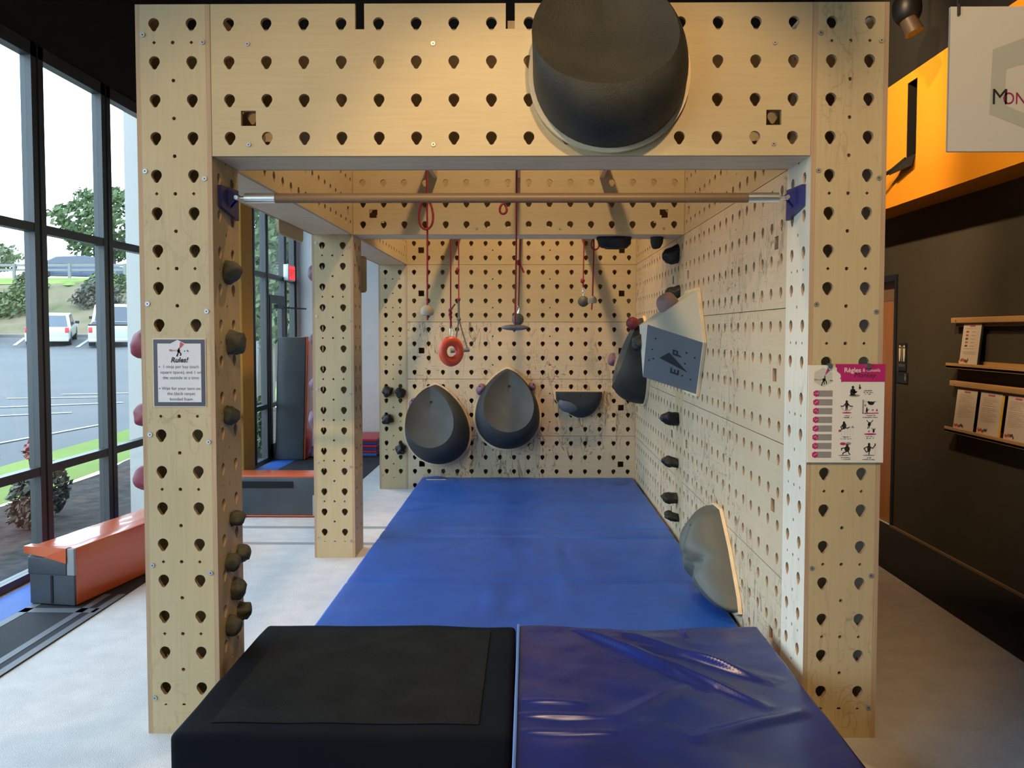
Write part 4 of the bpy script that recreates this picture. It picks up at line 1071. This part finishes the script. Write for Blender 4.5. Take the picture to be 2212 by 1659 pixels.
# small drawings: seated, sitting in a hoop, hanging over a mat, reaching, tumbling, carrying, waving
mb = MB()
DM = [m_ink, m_greyink, m_magenta]
def flush():
    global mb
    part(mb, 'drawing', DM, rb); mb = MB()
def body(cx, cy, s, limbs, head=(0, -60), tor=(30, 48)):
    ell(mb, W1, cx, cy, tor[0] * s, tor[1] * s, 0); ell(mb, W1, cx + head[0] * s, cy + head[1] * s, 20 * s, 22 * s, 0)
    for L in limbs: limb(mb, W1, [(cx + x * s, cy + y * s) for x, y in L], 15 * s)
body(722, 490, 1, [[(-20, -20), (30, 20), (60, -5)], [(-30, 30), (-30, 52), (40, 52)], [(10, -30), (50, 10)]], (0, -70), (42, 52))
body(828, 425, .5, [[(0, 20), (-20, 50)], [(10, 10), (40, 20)]], (-5, -70)); ell(mb, W0, 750, 548, 85, 20, 1)
flush()
body(632, 690, .9, [[(-20, -20), (-60, 25), (-95, 22)], [(20, -20), (60, 25), (95, 22)], [(-10, 40), (-12, 90)], [(10, 40), (12, 80)]], (0, -55), (28, 50))
limb(mb, W1, [(540, 712), (575, 765), (630, 790), (690, 765), (728, 712)], 5, 1); ell(mb, W1, 635, 812, 72, 10, 2)
flush()
body(1005, 665, .8, [[(-60, -30), (-20, 0)], [(20, 0), (70, -30)]], (-50, -20), (55, 35)); limb(mb, W1, [(890, 640), (1090, 640)], 4, 1); limb(mb, W1, [(882, 612), (882, 820)], 22, 1)
body(940, 775, .55, [[(0, 30), (-30, 70)], [(0, 30), (30, 70)], [(20, -10), (60, -30)]]); limb(mb, W1, [(900, 822), (1112, 815)], 14, 2); poly(mb, W1, [(1075, 785), (1110, 785), (1095, 745)], 2)
ell(mb, W1, 915, 697, 16, 16, 1); ell(mb, W1, 1030, 770, 18, 14, 1)
flush()
body(600, 1015, .85, [[(-20, -30), (-60, 20), (-40, 60)], [(20, 30), (60, 40), (95, 20)], [(-10, 40), (-60, 75)]], (-5, -62), (38, 58)); ell(mb, W1, 533, 1090, 20, 18, 2); poly(mb, W1, [(705, 1045), (755, 1045), (725, 1005)], 1)
for a in range(5):
    for b in range(3): ell(mb, W1, 560 + 44 * a, 1070 + 36 * b, 5, 5, 1, 6)
flush()
body(985, 985, .7, [[(-10, -20), (-60, -80)], [(20, -20), (70, -80)], [(-20, 30), (-40, 100)], [(10, 30), (-10, 90)]], (-20, 10), (30, 45)); body(1050, 1095, .5, [[(-20, -30), (-60, -100)], [(20, -30), (50, -90)]])
ell(mb, W1, 1000, 1140, 95, 13, 2); poly(mb, W1, [(960, 1105), (995, 1105), (980, 1080)], 2)
flush()
body(650, 1370, .95, [[(0, 40), (-60, 60), (-70, 85)], [(20, 40), (35, 80), (50, 88)], [(-20, -20), (-90, -10), (-90, 20)]], (0, -60), (42, 48)); ell(mb, W1, 585, 1290, 45, 22, 2); ell(mb, W1, 670, 1285, 40, 20, 1); ell(mb, W0, 605, 1470, 90, 10, 1)
flush()
body(985, 1360, .95, [[(-20, -30), (-80, 0), (-50, 50)], [(20, -20), (60, 0), (95, -50)], [(5, 50), (0, 100)], [(-10, 40), (-40, 60)]], (0, -68), (28, 60)); ell(mb, W1, 1078, 1303, 12, 22, 2); limb(mb, W1, [(1078, 1330), (1078, 1460)], 3, 1); ell(mb, W0, 985, 1468, 95, 10, 1)
flush()
def cap(lines, x, y, sz=24):
    mb = MB()
    for i, s in enumerate(lines): scribble(mb, lambda a, b: W1(a / S, -b / S), x * S, -(y + 9 + i * 28) * S, len(s) * 9.0 * S, 19 * S, 0, int(x + y + i))
    part(mb, 'caption', [m_ink], rb)
cap(['-' * 12, '-' * 18, '-' * 9], 950, 467); cap(['-' * 10, '-' * 17], 635, 853); cap(['-' * 14, '-' * 27], 1000, 850)
cap(['-' * 14, '-' * 18], 630, 1180); cap(['-' * 14, '-' * 11], 995, 1175); cap(['-' * 16, '-' * 14], 628, 1500); cap(['-' * 6, '-' * 22], 985, 1500)
for x in (356, 944):
    mb = MB(); c = W0(x, 92); tube(mb, [c + Vector((0, .05, 0)), c + Vector((0, -.09, 0))], .07, 12); part(mb, 'screw', [m_steel], rb, 40)

# hanging sign at the right, cut by the frame edge
hs = thing('hanging_sign', 'large pale hanging sign reading MON at the upper right edge', 'sign', (15.3, .5, 15.9))
mb = MB(); mb.box(11.85, 19.0, .5, .6, 16.0, 19.86); part(mb, 'board', [m_hang], hs)
Wh = lambda d: (lambda x, y: Vector((x, .5 - d, y)))
cx, cz, R1, R2 = 15.25, 17.92, 2.25, 1.42
hexo = [(cx + .96 * R1 * math.cos(math.radians(90 + 60 * q)), cz + .72 * R1 * math.sin(math.radians(90 + 60 * q)) + 0) for q in range(6)]
hexo = [(cx, 19.55), (17.75, 18.55), (17.85, 17.0), (cx, 16.1), (12.95, 17.0), (13.0, 18.72)]
hexi = [(cx, 18.75), (17.3, 18.1), (17.35, 17.3), (cx, 16.45), (13.34, 17.25), (13.38, 18.2)]
mb = MB()
for q in range(6):
    a, b, c_, d_ = hexo[q], hexo[(q + 1) % 6], hexi[(q + 1) % 6], hexi[q]; poly(mb, Wh(.006), [a, b, c_, d_])
part(mb, 'logo_hexagon', [m_logo_g], hs)
mb = MB(); text_into(mb, 'M', Wh(.012), .60, 13.22, 17.44, 0); text_into(mb, 'ONKEY', Wh(.012), .46, 13.97, 17.40, 1, sx=.88)
part(mb, 'lettering', [m_ink, mat('raspberry_sign_ink', (.32, .012, .075), .6)], hs)
for x in (12.05, 18.7):
    mb = MB(); tube(mb, [(x, .55, 19.75), (x, .55, ZC)], .02, 6); tube(mb, [(x, .46, 19.62), (x, .47, 19.9)], .04, 6); part(mb, 'wire', [m_blackp], hs)

# ------------------------------------------------------------------ right wall fittings
def wallbox(mb, y0, y1, z0, z1, d0=0, d1=.1, m=0): mb.box(XR - d1, XR - d0, y0, y1, z0, z1, m)
rs2 = thing('restroom_sign', 'black restroom sign with two white figures beside the wood door', 'sign', (XR, 23.9, 9))
mb = MB(); wallbox(mb, 23.35, 24.35, 8.98, 10.5, 0, .06); part(mb, 'plaque', [m_blackp], rs2)
Wq = lambda y, z: Vector((XR - .068, y, z))
mb = MB()
for y in (24.12, 23.6):
    ell(mb, Wq, y, 10.33, .09, .07); poly(mb, Wq, [(y - .13, 10.22), (y + .13, 10.22), (y + .11, 9.8), (y + .08, 9.6), (y - .08, 9.6), (y - .11, 9.8)]); poly(mb, Wq, [(y - .07, 9.62), (y + .07, 9.62), (y + .06, 9.5), (y - .06, 9.5)])
poly(mb, Wq, [(23.83, 9.5), (23.88, 9.5), (23.88, 10.35), (23.83, 10.35)])
part(mb, 'figures', [m_signw], rs2)
mb = MB(); text_into(mb, 'RESTROOM', lambda a, b: Vector((XR - .068, 23.86 - a, 9.27 + b)), .2, 0, 0, sx=.75); part(mb, 'lettering', [m_greyedge], rs2)
rs3 = thing('door_sign', 'small dark plaque under the restroom sign', 'sign', (XR, 23.9, 8.3))
mb = MB(); wallbox(mb, 23.15, 24.5, 8.3, 8.9, 0, .05); part(mb, 'plaque', [m_blackp], rs3)
Wq2 = lambda y, z: Vector((XR - .058, y, z))
mb = MB(); ell(mb, Wq2, 23.42, 8.78, .06, .05); poly(mb, Wq2, [(23.34, 8.7), (23.5, 8.7), (23.47, 8.45), (23.37, 8.45)]); part(mb, 'figure', [m_greyedge], rs3)
def rack(label, zt, zb):
    root = thing('leaflet_rack', label, 'rack', (XR, 12, zb))
    mb = MB(); rbox(mb, XR - .42, XR - .12, 4.0, 17.9, zt - .27, zt, .04, (1, 1, 1)); part(mb, 'rail', [m_shelf], root, 60)
    mb = MB(); mb.box(XR - .25, XR, 4.1, 17.75, zt - .42, zt - .26); part(mb, 'rail_back', [m_trimw], root)
    mb = MB(); rbox(mb, XR - .62, XR, 4.0, 17.9, zb - .16, zb, .03, (1, 1, 1)); rbox(mb, XR - .62, XR - .54, 4.0, 17.9, zb - .16, zb + .1, .02, (1, 1, 1)); part(mb, 'ledge', [m_shelf], root, 60)
    mb = MB(); mb.box(XR - .1, XR, 4.0, 17.7, zb, zb + .22); part(mb, 'ledge_back', [m_shelf], root)
    for y in (17.4,):
        mb = MB(); tube(mb, [(XR - .42, y, zt - .13), (XR - .45, y, zt - .13)], .045, 8); part(mb, 'screw', [m_steel], root)
    return root
rack('upper wooden leaflet rack on the dark wall, holding one sheet', 11.8, 9.55)
rack('lower wooden leaflet rack on the dark wall, holding a row of sheets', 8.8, 6.5)
def leaflet(label, y0, y1, z0, z1, back=None, swatch=False):
    root = thing('leaflet', label, 'leaflet', (XR - .4, (y0 + y1) / 2, z0), None)
    def slab(mb, a, b, c, d, o=0.0, th=.015):
        mb.add([(XR - .50 - o, a, c), (XR - .50 - o, b, c), (XR - .30 - o, b, d), (XR - .30 - o, a, d), (XR - .50 - o + th, a, c), (XR - .50 - o + th, b, c), (XR - .30 - o + th, b, d), (XR - .30 - o + th, a, d)],
               [(0, 1, 2, 3), (7, 6, 5, 4), (0, 4, 5, 1), (1, 5, 6, 2), (2, 6, 7, 3), (3, 7, 4, 0)])
    if back:
        mb = MB(); slab(mb, y0 - .14, y1 + .02, z0 - .015, z1 - .03, -.02); part(mb, 'backing', [back], root)
    mb = MB(); slab(mb, y0, y1, z0, z1); part(mb, 'paper', [mat('warm_white_paper', (.66, .60, .55), .6)], root)
    h = z1 - z0; L = y1 - y0
    W = lambda u, v: Vector((XR - .506 + .2 * v, y1 - u * L, z0 + v * h))
    mb = MB(); poly(mb, W, [(.36, .93), (.68, .93), (.68, .97), (.36, .97)], 1)
    for v in ((.88, .845, .81, .775, .74, .7, .64, .6, .56, .52, .48, .44, .4, .36, .32) if not swatch else (.88, .4, .33, .3, .27)):
        poly(mb, W, [(.14, v), (.86 - .1 * ((v * 100) % 3), v), (.86 - .1 * ((v * 100) % 3), v + .008), (.14, v + .008)], 0)
    if swatch:
        for k, mi in enumerate((2, 2, 3, 1, 3)):
            v = .79 - .085 * k; poly(mb, W, [(.2, v), (.34, v), (.34, v + .04), (.2, v + .04)], mi); poly(mb, W, [(.5, v + .01), (.72, v + .01), (.72, v + .025), (.5, v + .025)], 0)
    rnd = random.Random(int(y0 * 100))
    for k in range(9):
        u = .08 + .05 * k; ell(mb, W, u, .09 + rnd.uniform(0, .05), .03, .04, 2 if k < 5 else 3, 7)
    part(mb, 'print', [mat('pale_grey_print', (.42, .38, .35), .6), m_pink, m_redink, m_ink2], root)
leaflet('single sheet with coloured swatches standing on the upper rack', 15.35, 16.88, 9.58, 11.5, m_blackp, True)
leaflet('first sheet from the door on the lower rack', 15.55, 17.3, 6.53, 8.42)
leaflet('middle sheet with a yellow backing on the lower rack', 13.55, 15.25, 6.53, 8.42, m_yellowp)
leaflet('sheet with a red backing at the frame edge on the lower rack', 11.6, 13.1, 6.53, 8.42, m_redink)
mb = MB()
tube(mb, [(19.4, 19.9, 19.75), (19.0, 20.6, 19.35), (18.6, 22.2, 19.0)], [.14, .1, .07], 8)
mb.add([(19.38, 18.9, 19.8), (19.38, 19.9, 19.8), (19.2, 19.9, 19.35), (19.2, 18.9, 19.25), (18.9, 20.9, 19.3), (18.9, 20.7, 19.1)], [(0, 1, 2, 3), (1, 4, 5, 2), (0, 3, 5, 4, 1)])
tag(mb.build('duct_flap', m_ceil, None, None, origin=(19.3, 20, 19.4)), 'dark flap hanging from the narrow opening in the yellow wall', 'flap')

# exit sign
ex = thing('exit_sign', 'lit red exit sign on the far window frame', 'sign', (XW + .2, 54, 16))
mb = MB(); rbox(mb, XW + .08, XW + .55, 52.9, 55.0, 15.75, 17.2, .06, (1, 1, 1)); part(mb, 'housing', [m_exitw], ex, 60)
mb = MB(); mb.box(XW + .55, XW + .58, 53.05, 54.9, 15.85, 17.1); part(mb, 'face', [m_exit], ex)
mb = MB(); text_into(mb, 'EXIT', lambda a, b: Vector((XW + .586, 53.98 - a * -1, 16.45 + b)), .85, 0, 0, sx=.85); part(mb, 'lettering', [m_exitd], ex)

# ------------------------------------------------------------------ track spots
for k, (x, y, z, tg, W_, cone, bl, rad) in enumerate(SPOTS):
    labs = ['spot aimed at the front left post', 'spot aimed at the front right post', 'spot close above the front cross beam', 'spot over the first bay', 'spot over the second bay', 'spot added to brighten the hanging sign', 'nearer spot aimed at the yellow wall', 'farther spot aimed at the yellow wall']
    root = thing('track_spotlight', 'black ceiling ' + labs[k], 'spotlight', (x, y, z))
    d = (Vector(tg) - Vector((x, y, z))).normalized(); c = Vector((x, y, z))
    mb = MB(); tube(mb, [c - d * 1.0, c - d * .9, c - d * .12, c - d * .1], [.35, .45, .5, .52], 16, cap=False); tube(mb, [c - d * 1.0, c - d * .98], .35, 16); part(mb, 'can', [m_blackp], root, 40)
    mb = MB(); tube(mb, [c - d * .8, (x, y, ZC)], .06, 6); part(mb, 'stem', [m_blackp], root)
    L = bpy.data.lights.new('spot_beam', 'SPOT'); L.energy = W_ * 1.0; L.color = WARM; L.spot_size = math.radians(cone); L.spot_blend = bl; L.shadow_soft_size = rad * P
    lo = bpy.data.objects.new('spot_beam', L); COL.objects.link(lo); lo.parent = root
    lo.rotation_euler = aim(c, tg)
# the one seen above the right post
root = thing('track_spotlight', 'black spotlight hanging above the front right post', 'spotlight', (17.2, 15, 24.6))
mb = MB(); ball(mb, (17.1, 15, 25.3), .62, .62, .8); part(mb, 'can', [m_blackp], root, 60)
mb = MB(); tube(mb, [(17.05, 14.8, 24.75), (17.3, 14.7, 24.15)], [.36, .42], 12); part(mb, 'snoot', [mat('bronze_snoot', (.10, .065, .04), .5)], root, 60)
mb = MB(); tube(mb, [(17.1, 15, 26), (17.1, 15, ZC)], .08, 6); part(mb, 'stem', [m_blackp], root)

# ------------------------------------------------------------------ outside
HP = [(0, -.5), (62, -.3), (71, 0), (150, 1.5), (250, 6), (288, 9.3), (292, 10), (340, 27), (365, 33), (400, 37), (430, 38), (900, 45)]
def gh(y):
    d = y - CAM[1]
    if d <= 0: return -.5
    for (a, ha), (b, hb) in zip(HP, HP[1:]):
        if d <= b: return ha + (hb - ha) * (d - a) / (b - a)
    return 45
def gnd(name, x0, x1, y0, y1, nx, ny, m, lift=0, rough=0.0):
    mb = MB(); vs = []; fs = []
    for i in range(nx + 1):
        for j in range(ny + 1):
            x = x0 + (x1 - x0) * i / nx; y = y0 + (y1 - y0) * j / ny
            vs.append((x, y, gh(y) + lift + rough * noise.noise(Vector((x * .15, y * .15, 1)))))
    for i in range(nx):
        for j in range(ny): a = i * (ny + 1) + j; fs.append((a, a + ny + 1, a + ny + 2, a + 1))
    mb.add(vs, fs); o = mb.build(name, m, None, 170); return struct(o)
gnd('ground_mulch', -34, -22.2, -60, 120, 6, 60, m_mulch, -.05, .5)
gnd('ground_lawn', -43, -34, -60, 130, 4, 60, m_grass, 0.1, .1)
gnd('ground_parking', -520, -43, -60, 266, 10, 100, m_asph)
gnd('ground_road_shoulder', -520, -22.2, 362, 800, 6, 40, m_grass, 0, 1.0)
gnd('ground_bank', -520, -22.2, 266, 342, 80, 30, m_bank, 0, 2.2)
gnd('ground_upper_lawn', -520, -22.2, 334, 366, 40, 10, m_grass, .4, 1.2)
gnd('ground_far_lot', -43, -22.2, 120, 266, 3, 40, m_asph)
mb = MB()
for k in range(60):
    x0 = -520 + k * 8.3; mb.add([(x0, 264, gh(264)), (x0 + 8.3, 264, gh(264)), (x0 + 8.3, 264, gh(264) + 1), (x0, 264, gh(264) + 1), (x0, 266.5, gh(265) + 1), (x0 + 8.3, 266.5, gh(265) + 1)], [(0, 1, 2, 3), (3, 2, 5, 4)])
struct(mb.build('trim_curb', m_curb))
def strip(a, b, wd):
    mb = MB(); n = 14; vs = []
    A, B = Vector((*a, 0)), Vector((*b, 0)); d = (B - A).normalized(); nn = Vector((-d.y, d.x, 0)) * wd / 2
    for k in range(n + 1):
        p = A.lerp(B, k / n)
        for s in (-1, 1): q = p + nn * s; vs.append((q.x, q.y, gh(q.y) + .12))
    mb.add(vs, [(2 * k, 2 * k + 1, 2 * k + 3, 2 * k + 2) for k in range(n)]); return mb
mb = MB()
for a, b, wd in (((-77.7, 101.5), (-63.5, 104), .7), ((-73, 108), (-55, 113), .7), ((-82, 84), (-57.5, 96), .8), ((-80, 72), (-58, 83.5), .7), ((-52, 52), (-47.9, 73.5), .5),
                 ((-159.6, 236), (-172, 262), 1.1), ((-137.2, 231), (-149, 262), 1.1), ((-115, 228), (-126, 262), 1.1), ((-182, 240), (-194, 262), 1.1)):
    s = strip(a, b, wd); mb.add(s.v, s.f)
struct(mb.build('trim_parking_lines', m_line, weld=False))
# exterior pier beside the windows
mb = MB(); mb.box(-24.3, -22.9, 28.9, 31.2, -.6, 26); struct(mb.build('wall_outside_pier', m_stucco))

def car(name, label, pos, kind, m, yaw_):
    """seen from the rear; local x right, y forward"""
    px, py = pos; pz = gh(py); root = thing(name, label, 'car', (px, py, pz))
    c, s = math.cos(yaw_), math.sin(yaw_)
    slope = (gh(py + 15) - gh(py)) / 15
    def xf(p): return Vector((px + p.x * c - p.y * s, py + p.x * s + p.y * c, pz + p.z + p.y * slope))
    def P_(nm, mb, mt, sm=40): return part(mb, nm, [mt], root, sm)
    w = 6.1; lb = MB(); lb.xf = xf
    top = {'suv': 6.6, 'sedan': 5.6, 'pickup': 6.9}[kind]; L = {'suv': 30, 'sedan': 31, 'pickup': 35}[kind]
    rbox(lb, -w, w, 0, L, 1.9, top, .7, (2, 4, 2)); P_('body', lb, m, 60)
    cb = MB(); cb.xf = xf
    y0, y1, zt = {'suv': (.6, 20, 11.6), 'sedan': (7, 21, 9.2), 'pickup': (13, 25, 12.0)}[kind]; tw = w - 1.1
    vs = [(-w + .15, y0, top - .3), (w - .15, y0, top - .3), (w - .15, y1 + 3, top - .3), (-w + .15, y1 + 3, top - .3)]
    rk = 1.6 if kind == 'suv' else (4.2 if kind == 'sedan' else 1.4)
    vt = [(-tw, y0 + rk, zt), (tw, y0 + rk, zt), (tw, y1 - 1.5, zt), (-tw, y1 - 1.5, zt)]
    cb.add(vs + vt, [(0, 1, 5, 4), (1, 2, 6, 5), (2, 3, 7, 6), (3, 0, 4, 7), (4, 5, 6, 7)]); P_('cabin', cb, m)
    def lerp3(a, b, t): return Vector(a).lerp(Vector(b), t)
    gb = MB(); gb.xf = xf
    def pane(a, b, c_, d_, ins=.12, out=(0, -.05, .03)):
        ctr = (Vector(a) + Vector(b) + Vector(c_) + Vector(d_)) / 4; o = Vector(out)
        gb.add([Vector(q).lerp(ctr, ins * 1.3) + o for q in (a, b, c_, d_)], [(0, 1, 2, 3)])
    pane(vs[0], vs[1], vt[1], vt[0]); pane(vs[3], vs[0], vt[0], vt[3], out=(-.06, 0, .03)); pane(vs[1], vs[2], vt[2], vt[1], out=(.06, 0, .03))
    P_('windows', gb, m_carglass)
    for sx in (-1, 1):
        for yy in (5.5, L - 6):
            t = MB(); t.xf = xf; tube(t, [(sx * (w - 1.6), yy, 2.2), (sx * (w + .05), yy, 2.2)], 2.2, 18); P_('wheel', t, m_tyre)
        t = MB(); t.xf = xf; zz = {'suv': 4.6, 'sedan': 4.4, 'pickup': 4.6}[kind]; rbox(t, sx * (w - .7) - .55, sx * (w - .7) + .55, -.12, .5, zz, zz + 1.6, .1, (1, 1, 1)); P_('tail_light', t, m_tail)
        t = MB(); t.xf = xf; rbox(t, sx * (w + .6) - .6, sx * (w + .6) + .6, y1 - 1, y1 - .4, top + .1, top + 1.0, .1, (1, 1, 1)); P_('mirror', t, m_blackp)
    t = MB(); t.xf = xf; rbox(t, -w + .2, w - .2, -.4, .5, 1.7, 2.9, .2, (1, 1, 1)); P_('bumper', t, m_chrome if kind == 'pickup' else m)
    if kind == 'pickup':
        t = MB(); t.xf = xf; t.box(-w + .6, w - .6, .8, 12.5, top - .1, top + .06); P_('truck_bed', t, m_tyre)
        t = MB(); t.xf = xf; t.box(-w + .1, w - .1, .1, .6, top - .2, top + .25); P_('tailgate_cap', t, m_blackp)
    if kind == 'suv':
        t = MB(); t.xf = xf
        for sx in (-1, 1): t.box(sx * 4.2 - .15, sx * 4.2 + .15, 4, 17, zt + .1, zt + .45)
        P_('roof_rack', t, m_chrome)
car('parked_suv', 'dark red parked SUV at the left edge beyond the windows', (-178.5, 236, ), 'suv', m_carr, .42)
car('parked_sedan', 'white parked sedan in the middle of the parking row', (-147.0, 232), 'sedan', m_carw, .42)
car('pickup_truck', 'white pickup truck with an open bed in the parking lot', (-126.5, 230), 'pickup', m_carw, .42)
# blue car on the upper road behind the rail
root = thing('passing_car', 'blue car on the road above the grass bank, behind the guard rail', 'car', (-228, 395, gh(395)))
prof = [(-22, 0), (-22, 4.5), (-16, 5.6), (-9, 9.2), (3, 10), (10, 9.2), (16, 5.5), (23, 4.4), (23, 0)]
mb = MB(); cx_, cy_ = -224, 392; ux, uy = math.cos(.35), math.sin(.35); g0 = gh(392) + 1.5
vs = [(cx_ + x * ux, cy_ + x * uy, g0 + z_) for x, z_ in prof] + [(cx_ + x * ux - 11 * uy, cy_ + x * uy + 11 * ux, g0 + z_) for x, z_ in prof]; n = len(prof)
mb.add(vs, [tuple(range(n)), tuple(range(2 * n - 1, n - 1, -1))] + [(k, (k + 1) % n, n + (k + 1) % n, n + k) for k in range(n)]); part(mb, 'body', [m_carb], root, 40)
mb = MB(); mb.add([(cx_ + x * ux + .3 * uy, cy_ + x * uy - .3 * ux, g0 + z_) for x, z_ in ((-14, 5.8), (-8.5, 8.6), (2.5, 9.3), (9, 8.6), (13.5, 5.8))], [(0, 1, 2, 3, 4)]); part(mb, 'windows', [m_carglass], root)
for x in (-14, 14):
    mb = MB(); tube(mb, [(cx_ + x * ux + .5 * uy, cy_ + x * uy - .5 * ux, g0 + .8), (cx_ + x * ux - 2 * uy, cy_ + x * uy + 2 * ux, g0 + .8)], 2.2, 14); part(mb, 'wheel', [m_tyre], root)
# guard rail
root = thing('guard_rail', 'grey guard rail with posts along the top of the grass bank', 'guard rail', (-200, 380, gh(380)))
YR = 376
for (za, zb) in ((3.2, 4.3), (5.4, 6.6)):
    mb = MB(); mb.add([(-330, YR - .5, gh(YR) + za), (-120, YR - .5, gh(YR) + za), (-120, YR - .5, gh(YR) + zb), (-330, YR - .5, gh(YR) + zb), (-330, YR, gh(YR) + za), (-120, YR, gh(YR) + za), (-120, YR, gh(YR) + zb), (-330, YR, gh(YR) + zb)],
                  [(0, 1, 2, 3), (7, 6, 5, 4), (3, 2, 6, 7), (0, 4, 5, 1)]); part(mb, 'rail', [m_rail], root)
for k in range(16):
    x = -325 + 13.3 * k; mb = MB(); mb.box(x - .6, x + .6, YR - 1.1, YR - .1, gh(YR) - 1.5, gh(YR) + 6.8); part(mb, 'post', [m_rail], root)

def foliage(c, r, n, seed, leaf=1.0, flat=.7):
    rnd = random.Random(seed); mb = MB(); c = Vector(c)
    for k in range(n):
        d = Vector((rnd.gauss(0, 1), rnd.gauss(0, 1), rnd.gauss(0, 1))).normalized()
        rad = rnd.uniform(.55, 1.0) ** .5 * (1 + .35 * noise.noise(d * 2.3 + Vector((seed, 0, 0))))
        p = c + Vector((d.x * r[0], d.y * r[1], d.z * r[2])) * rad
        a = Vector((rnd.gauss(0, 1), rnd.gauss(0, 1), rnd.gauss(0, 1))).normalized(); b = a.orthogonal().normalized(); s = leaf * rnd.uniform(.5, 1.1)
        b2 = a.cross(b)
        mb.add([p - b * s, p + b2 * s * .5, p + b * s, p - b2 * s * .5], [(0, 1, 2, 3)])
    return mb
def shrub(label, c, r, n, seed, m, leaf=.8, name='bush', stems=True, group=None):
    root = thing(name, label, 'bush', (c[0], c[1], c[2] - r[2]), group)
    part(foliage(c, r, n, seed, leaf), 'foliage', [m], root)
    mb = MB(); tube(mb, [(c[0], c[1], c[2] - r[2] * 1.1), (c[0] + .1 * r[0], c[1], c[2])], [.12 * r[0], .05 * r[0]], 6); part(mb, 'stem', [m_bark], root)
def tree(label, x, y, h, cr, seed, m, n=2600, leaf=1.5):
    z = gh(y); root = thing('tree', label, 'tree', (x, y, z))
    mb = MB(); tube(mb, [(x, y, z - 1), (x + .5, y, z + h * .5), (x, y, z + h * .8)], [1.3, .9, .4], 8); part(mb, 'trunk', [m_bark], root, 60)
    part(foliage((x, y, z + h * .66), (cr, cr, h * .42), n, seed, leaf), 'foliage', [m], root)
tree('rounded green tree beyond the guard rail, behind the blue car', -222, 425, 46, 26, 1, m_leaf, 3600, 2.2)
tree('small green tree behind the guard rail next to the outside pier', -178, 440, 30, 20, 2, m_leaf, 2200, 2.0)
tree('low pale tree on the skyline at the far left', -330, 470, 24, 26, 3, m_leaf2, 1800, 2.0)
tree('big leafy tree seen through the far glazing above the exit sign', -47, 135, 62, 11, 4, m_leaf, 3600, 1.4)
tree('dark leafy tree seen through the glass of the far door', -34.5, 88, 32, 5.5, 5, m_leaf, 2600, .9)
tree('second leafy tree further out beyond the far glazing', -70, 205, 70, 17, 6, m_leaf2, 3000, 1.8)
bk = [(-216, 287, 10, 'wide scrubby bush on the bank above the red car'), (-193, 292, 9, 'olive bush on the bank between the red car and the white sedan'), (-166, 300, 9, 'rounded bush half way up the bank behind the white sedan'),
      (-148, 280, 5, 'dry low bush on the bank behind the pickup truck'), (-129, 284, 9, 'dark green bush on the bank beside the outside pier'), (-240, 312, 11, 'bush high on the bank at the far left'),
      (-206, 322, 7, 'bush just under the upper grass strip'), (-172, 318, 8, 'small bush near the top of the bank'), (-140, 309, 8, 'leafy bush on the bank above the pickup truck')]
for k, (x, y, r, lab) in enumerate(bk): shrub(lab, (x, y, gh(y) + r * .35), (r, r * .7, r * .75), 900, 10 + k, (m_leaf2, m_leaf, m_leaf3)[k % 3 if k != 4 else 1], 1.3)
shrub('dark twiggy shrub outside the window, left of the front post', (-28.2, 24.6, 1.3), (1.0, 1.0, 1.5), 600, 30, m_leaf3, .3)
shrub('rust-tinged shrub outside the window near the outside pier', (-29.2, 28.6, 1.5), (1.1, 1.2, 1.7), 700, 31, m_leaf3, .3)
shrub('low grey-green shrub outside the lower window panes', (-31.5, 24.5, .7), (.9, .9, .9), 300, 32, m_leaf2, .3)
for k, (x, y, lab) in enumerate(((-32.5, 27.8, 'red flower cluster outside, seen against the asphalt'), (-31.2, 30.5, 'red flower cluster outside near the pier'))):
    root = thing('flowering_plant', lab, 'plant', (x, y, 0))
    part(foliage((x, y, 3.4), (.6, .6, .9), 160, 40 + k, .22), 'flowers', [m_flower], root)
    mb = MB()
    for q in range(7): tube(mb, [(x, y, -.4), (x + math.cos(q) * .4, y + math.sin(q) * .4, 3.4)], .05, 4)
    part(mb, 'stems', [m_leaf2], root)
shrub('green shrub outside the far glazing beside the upright pad', (-24.6, 52, 2.6), (1.4, 3, 3.0), 900, 33, m_leaf, .35)
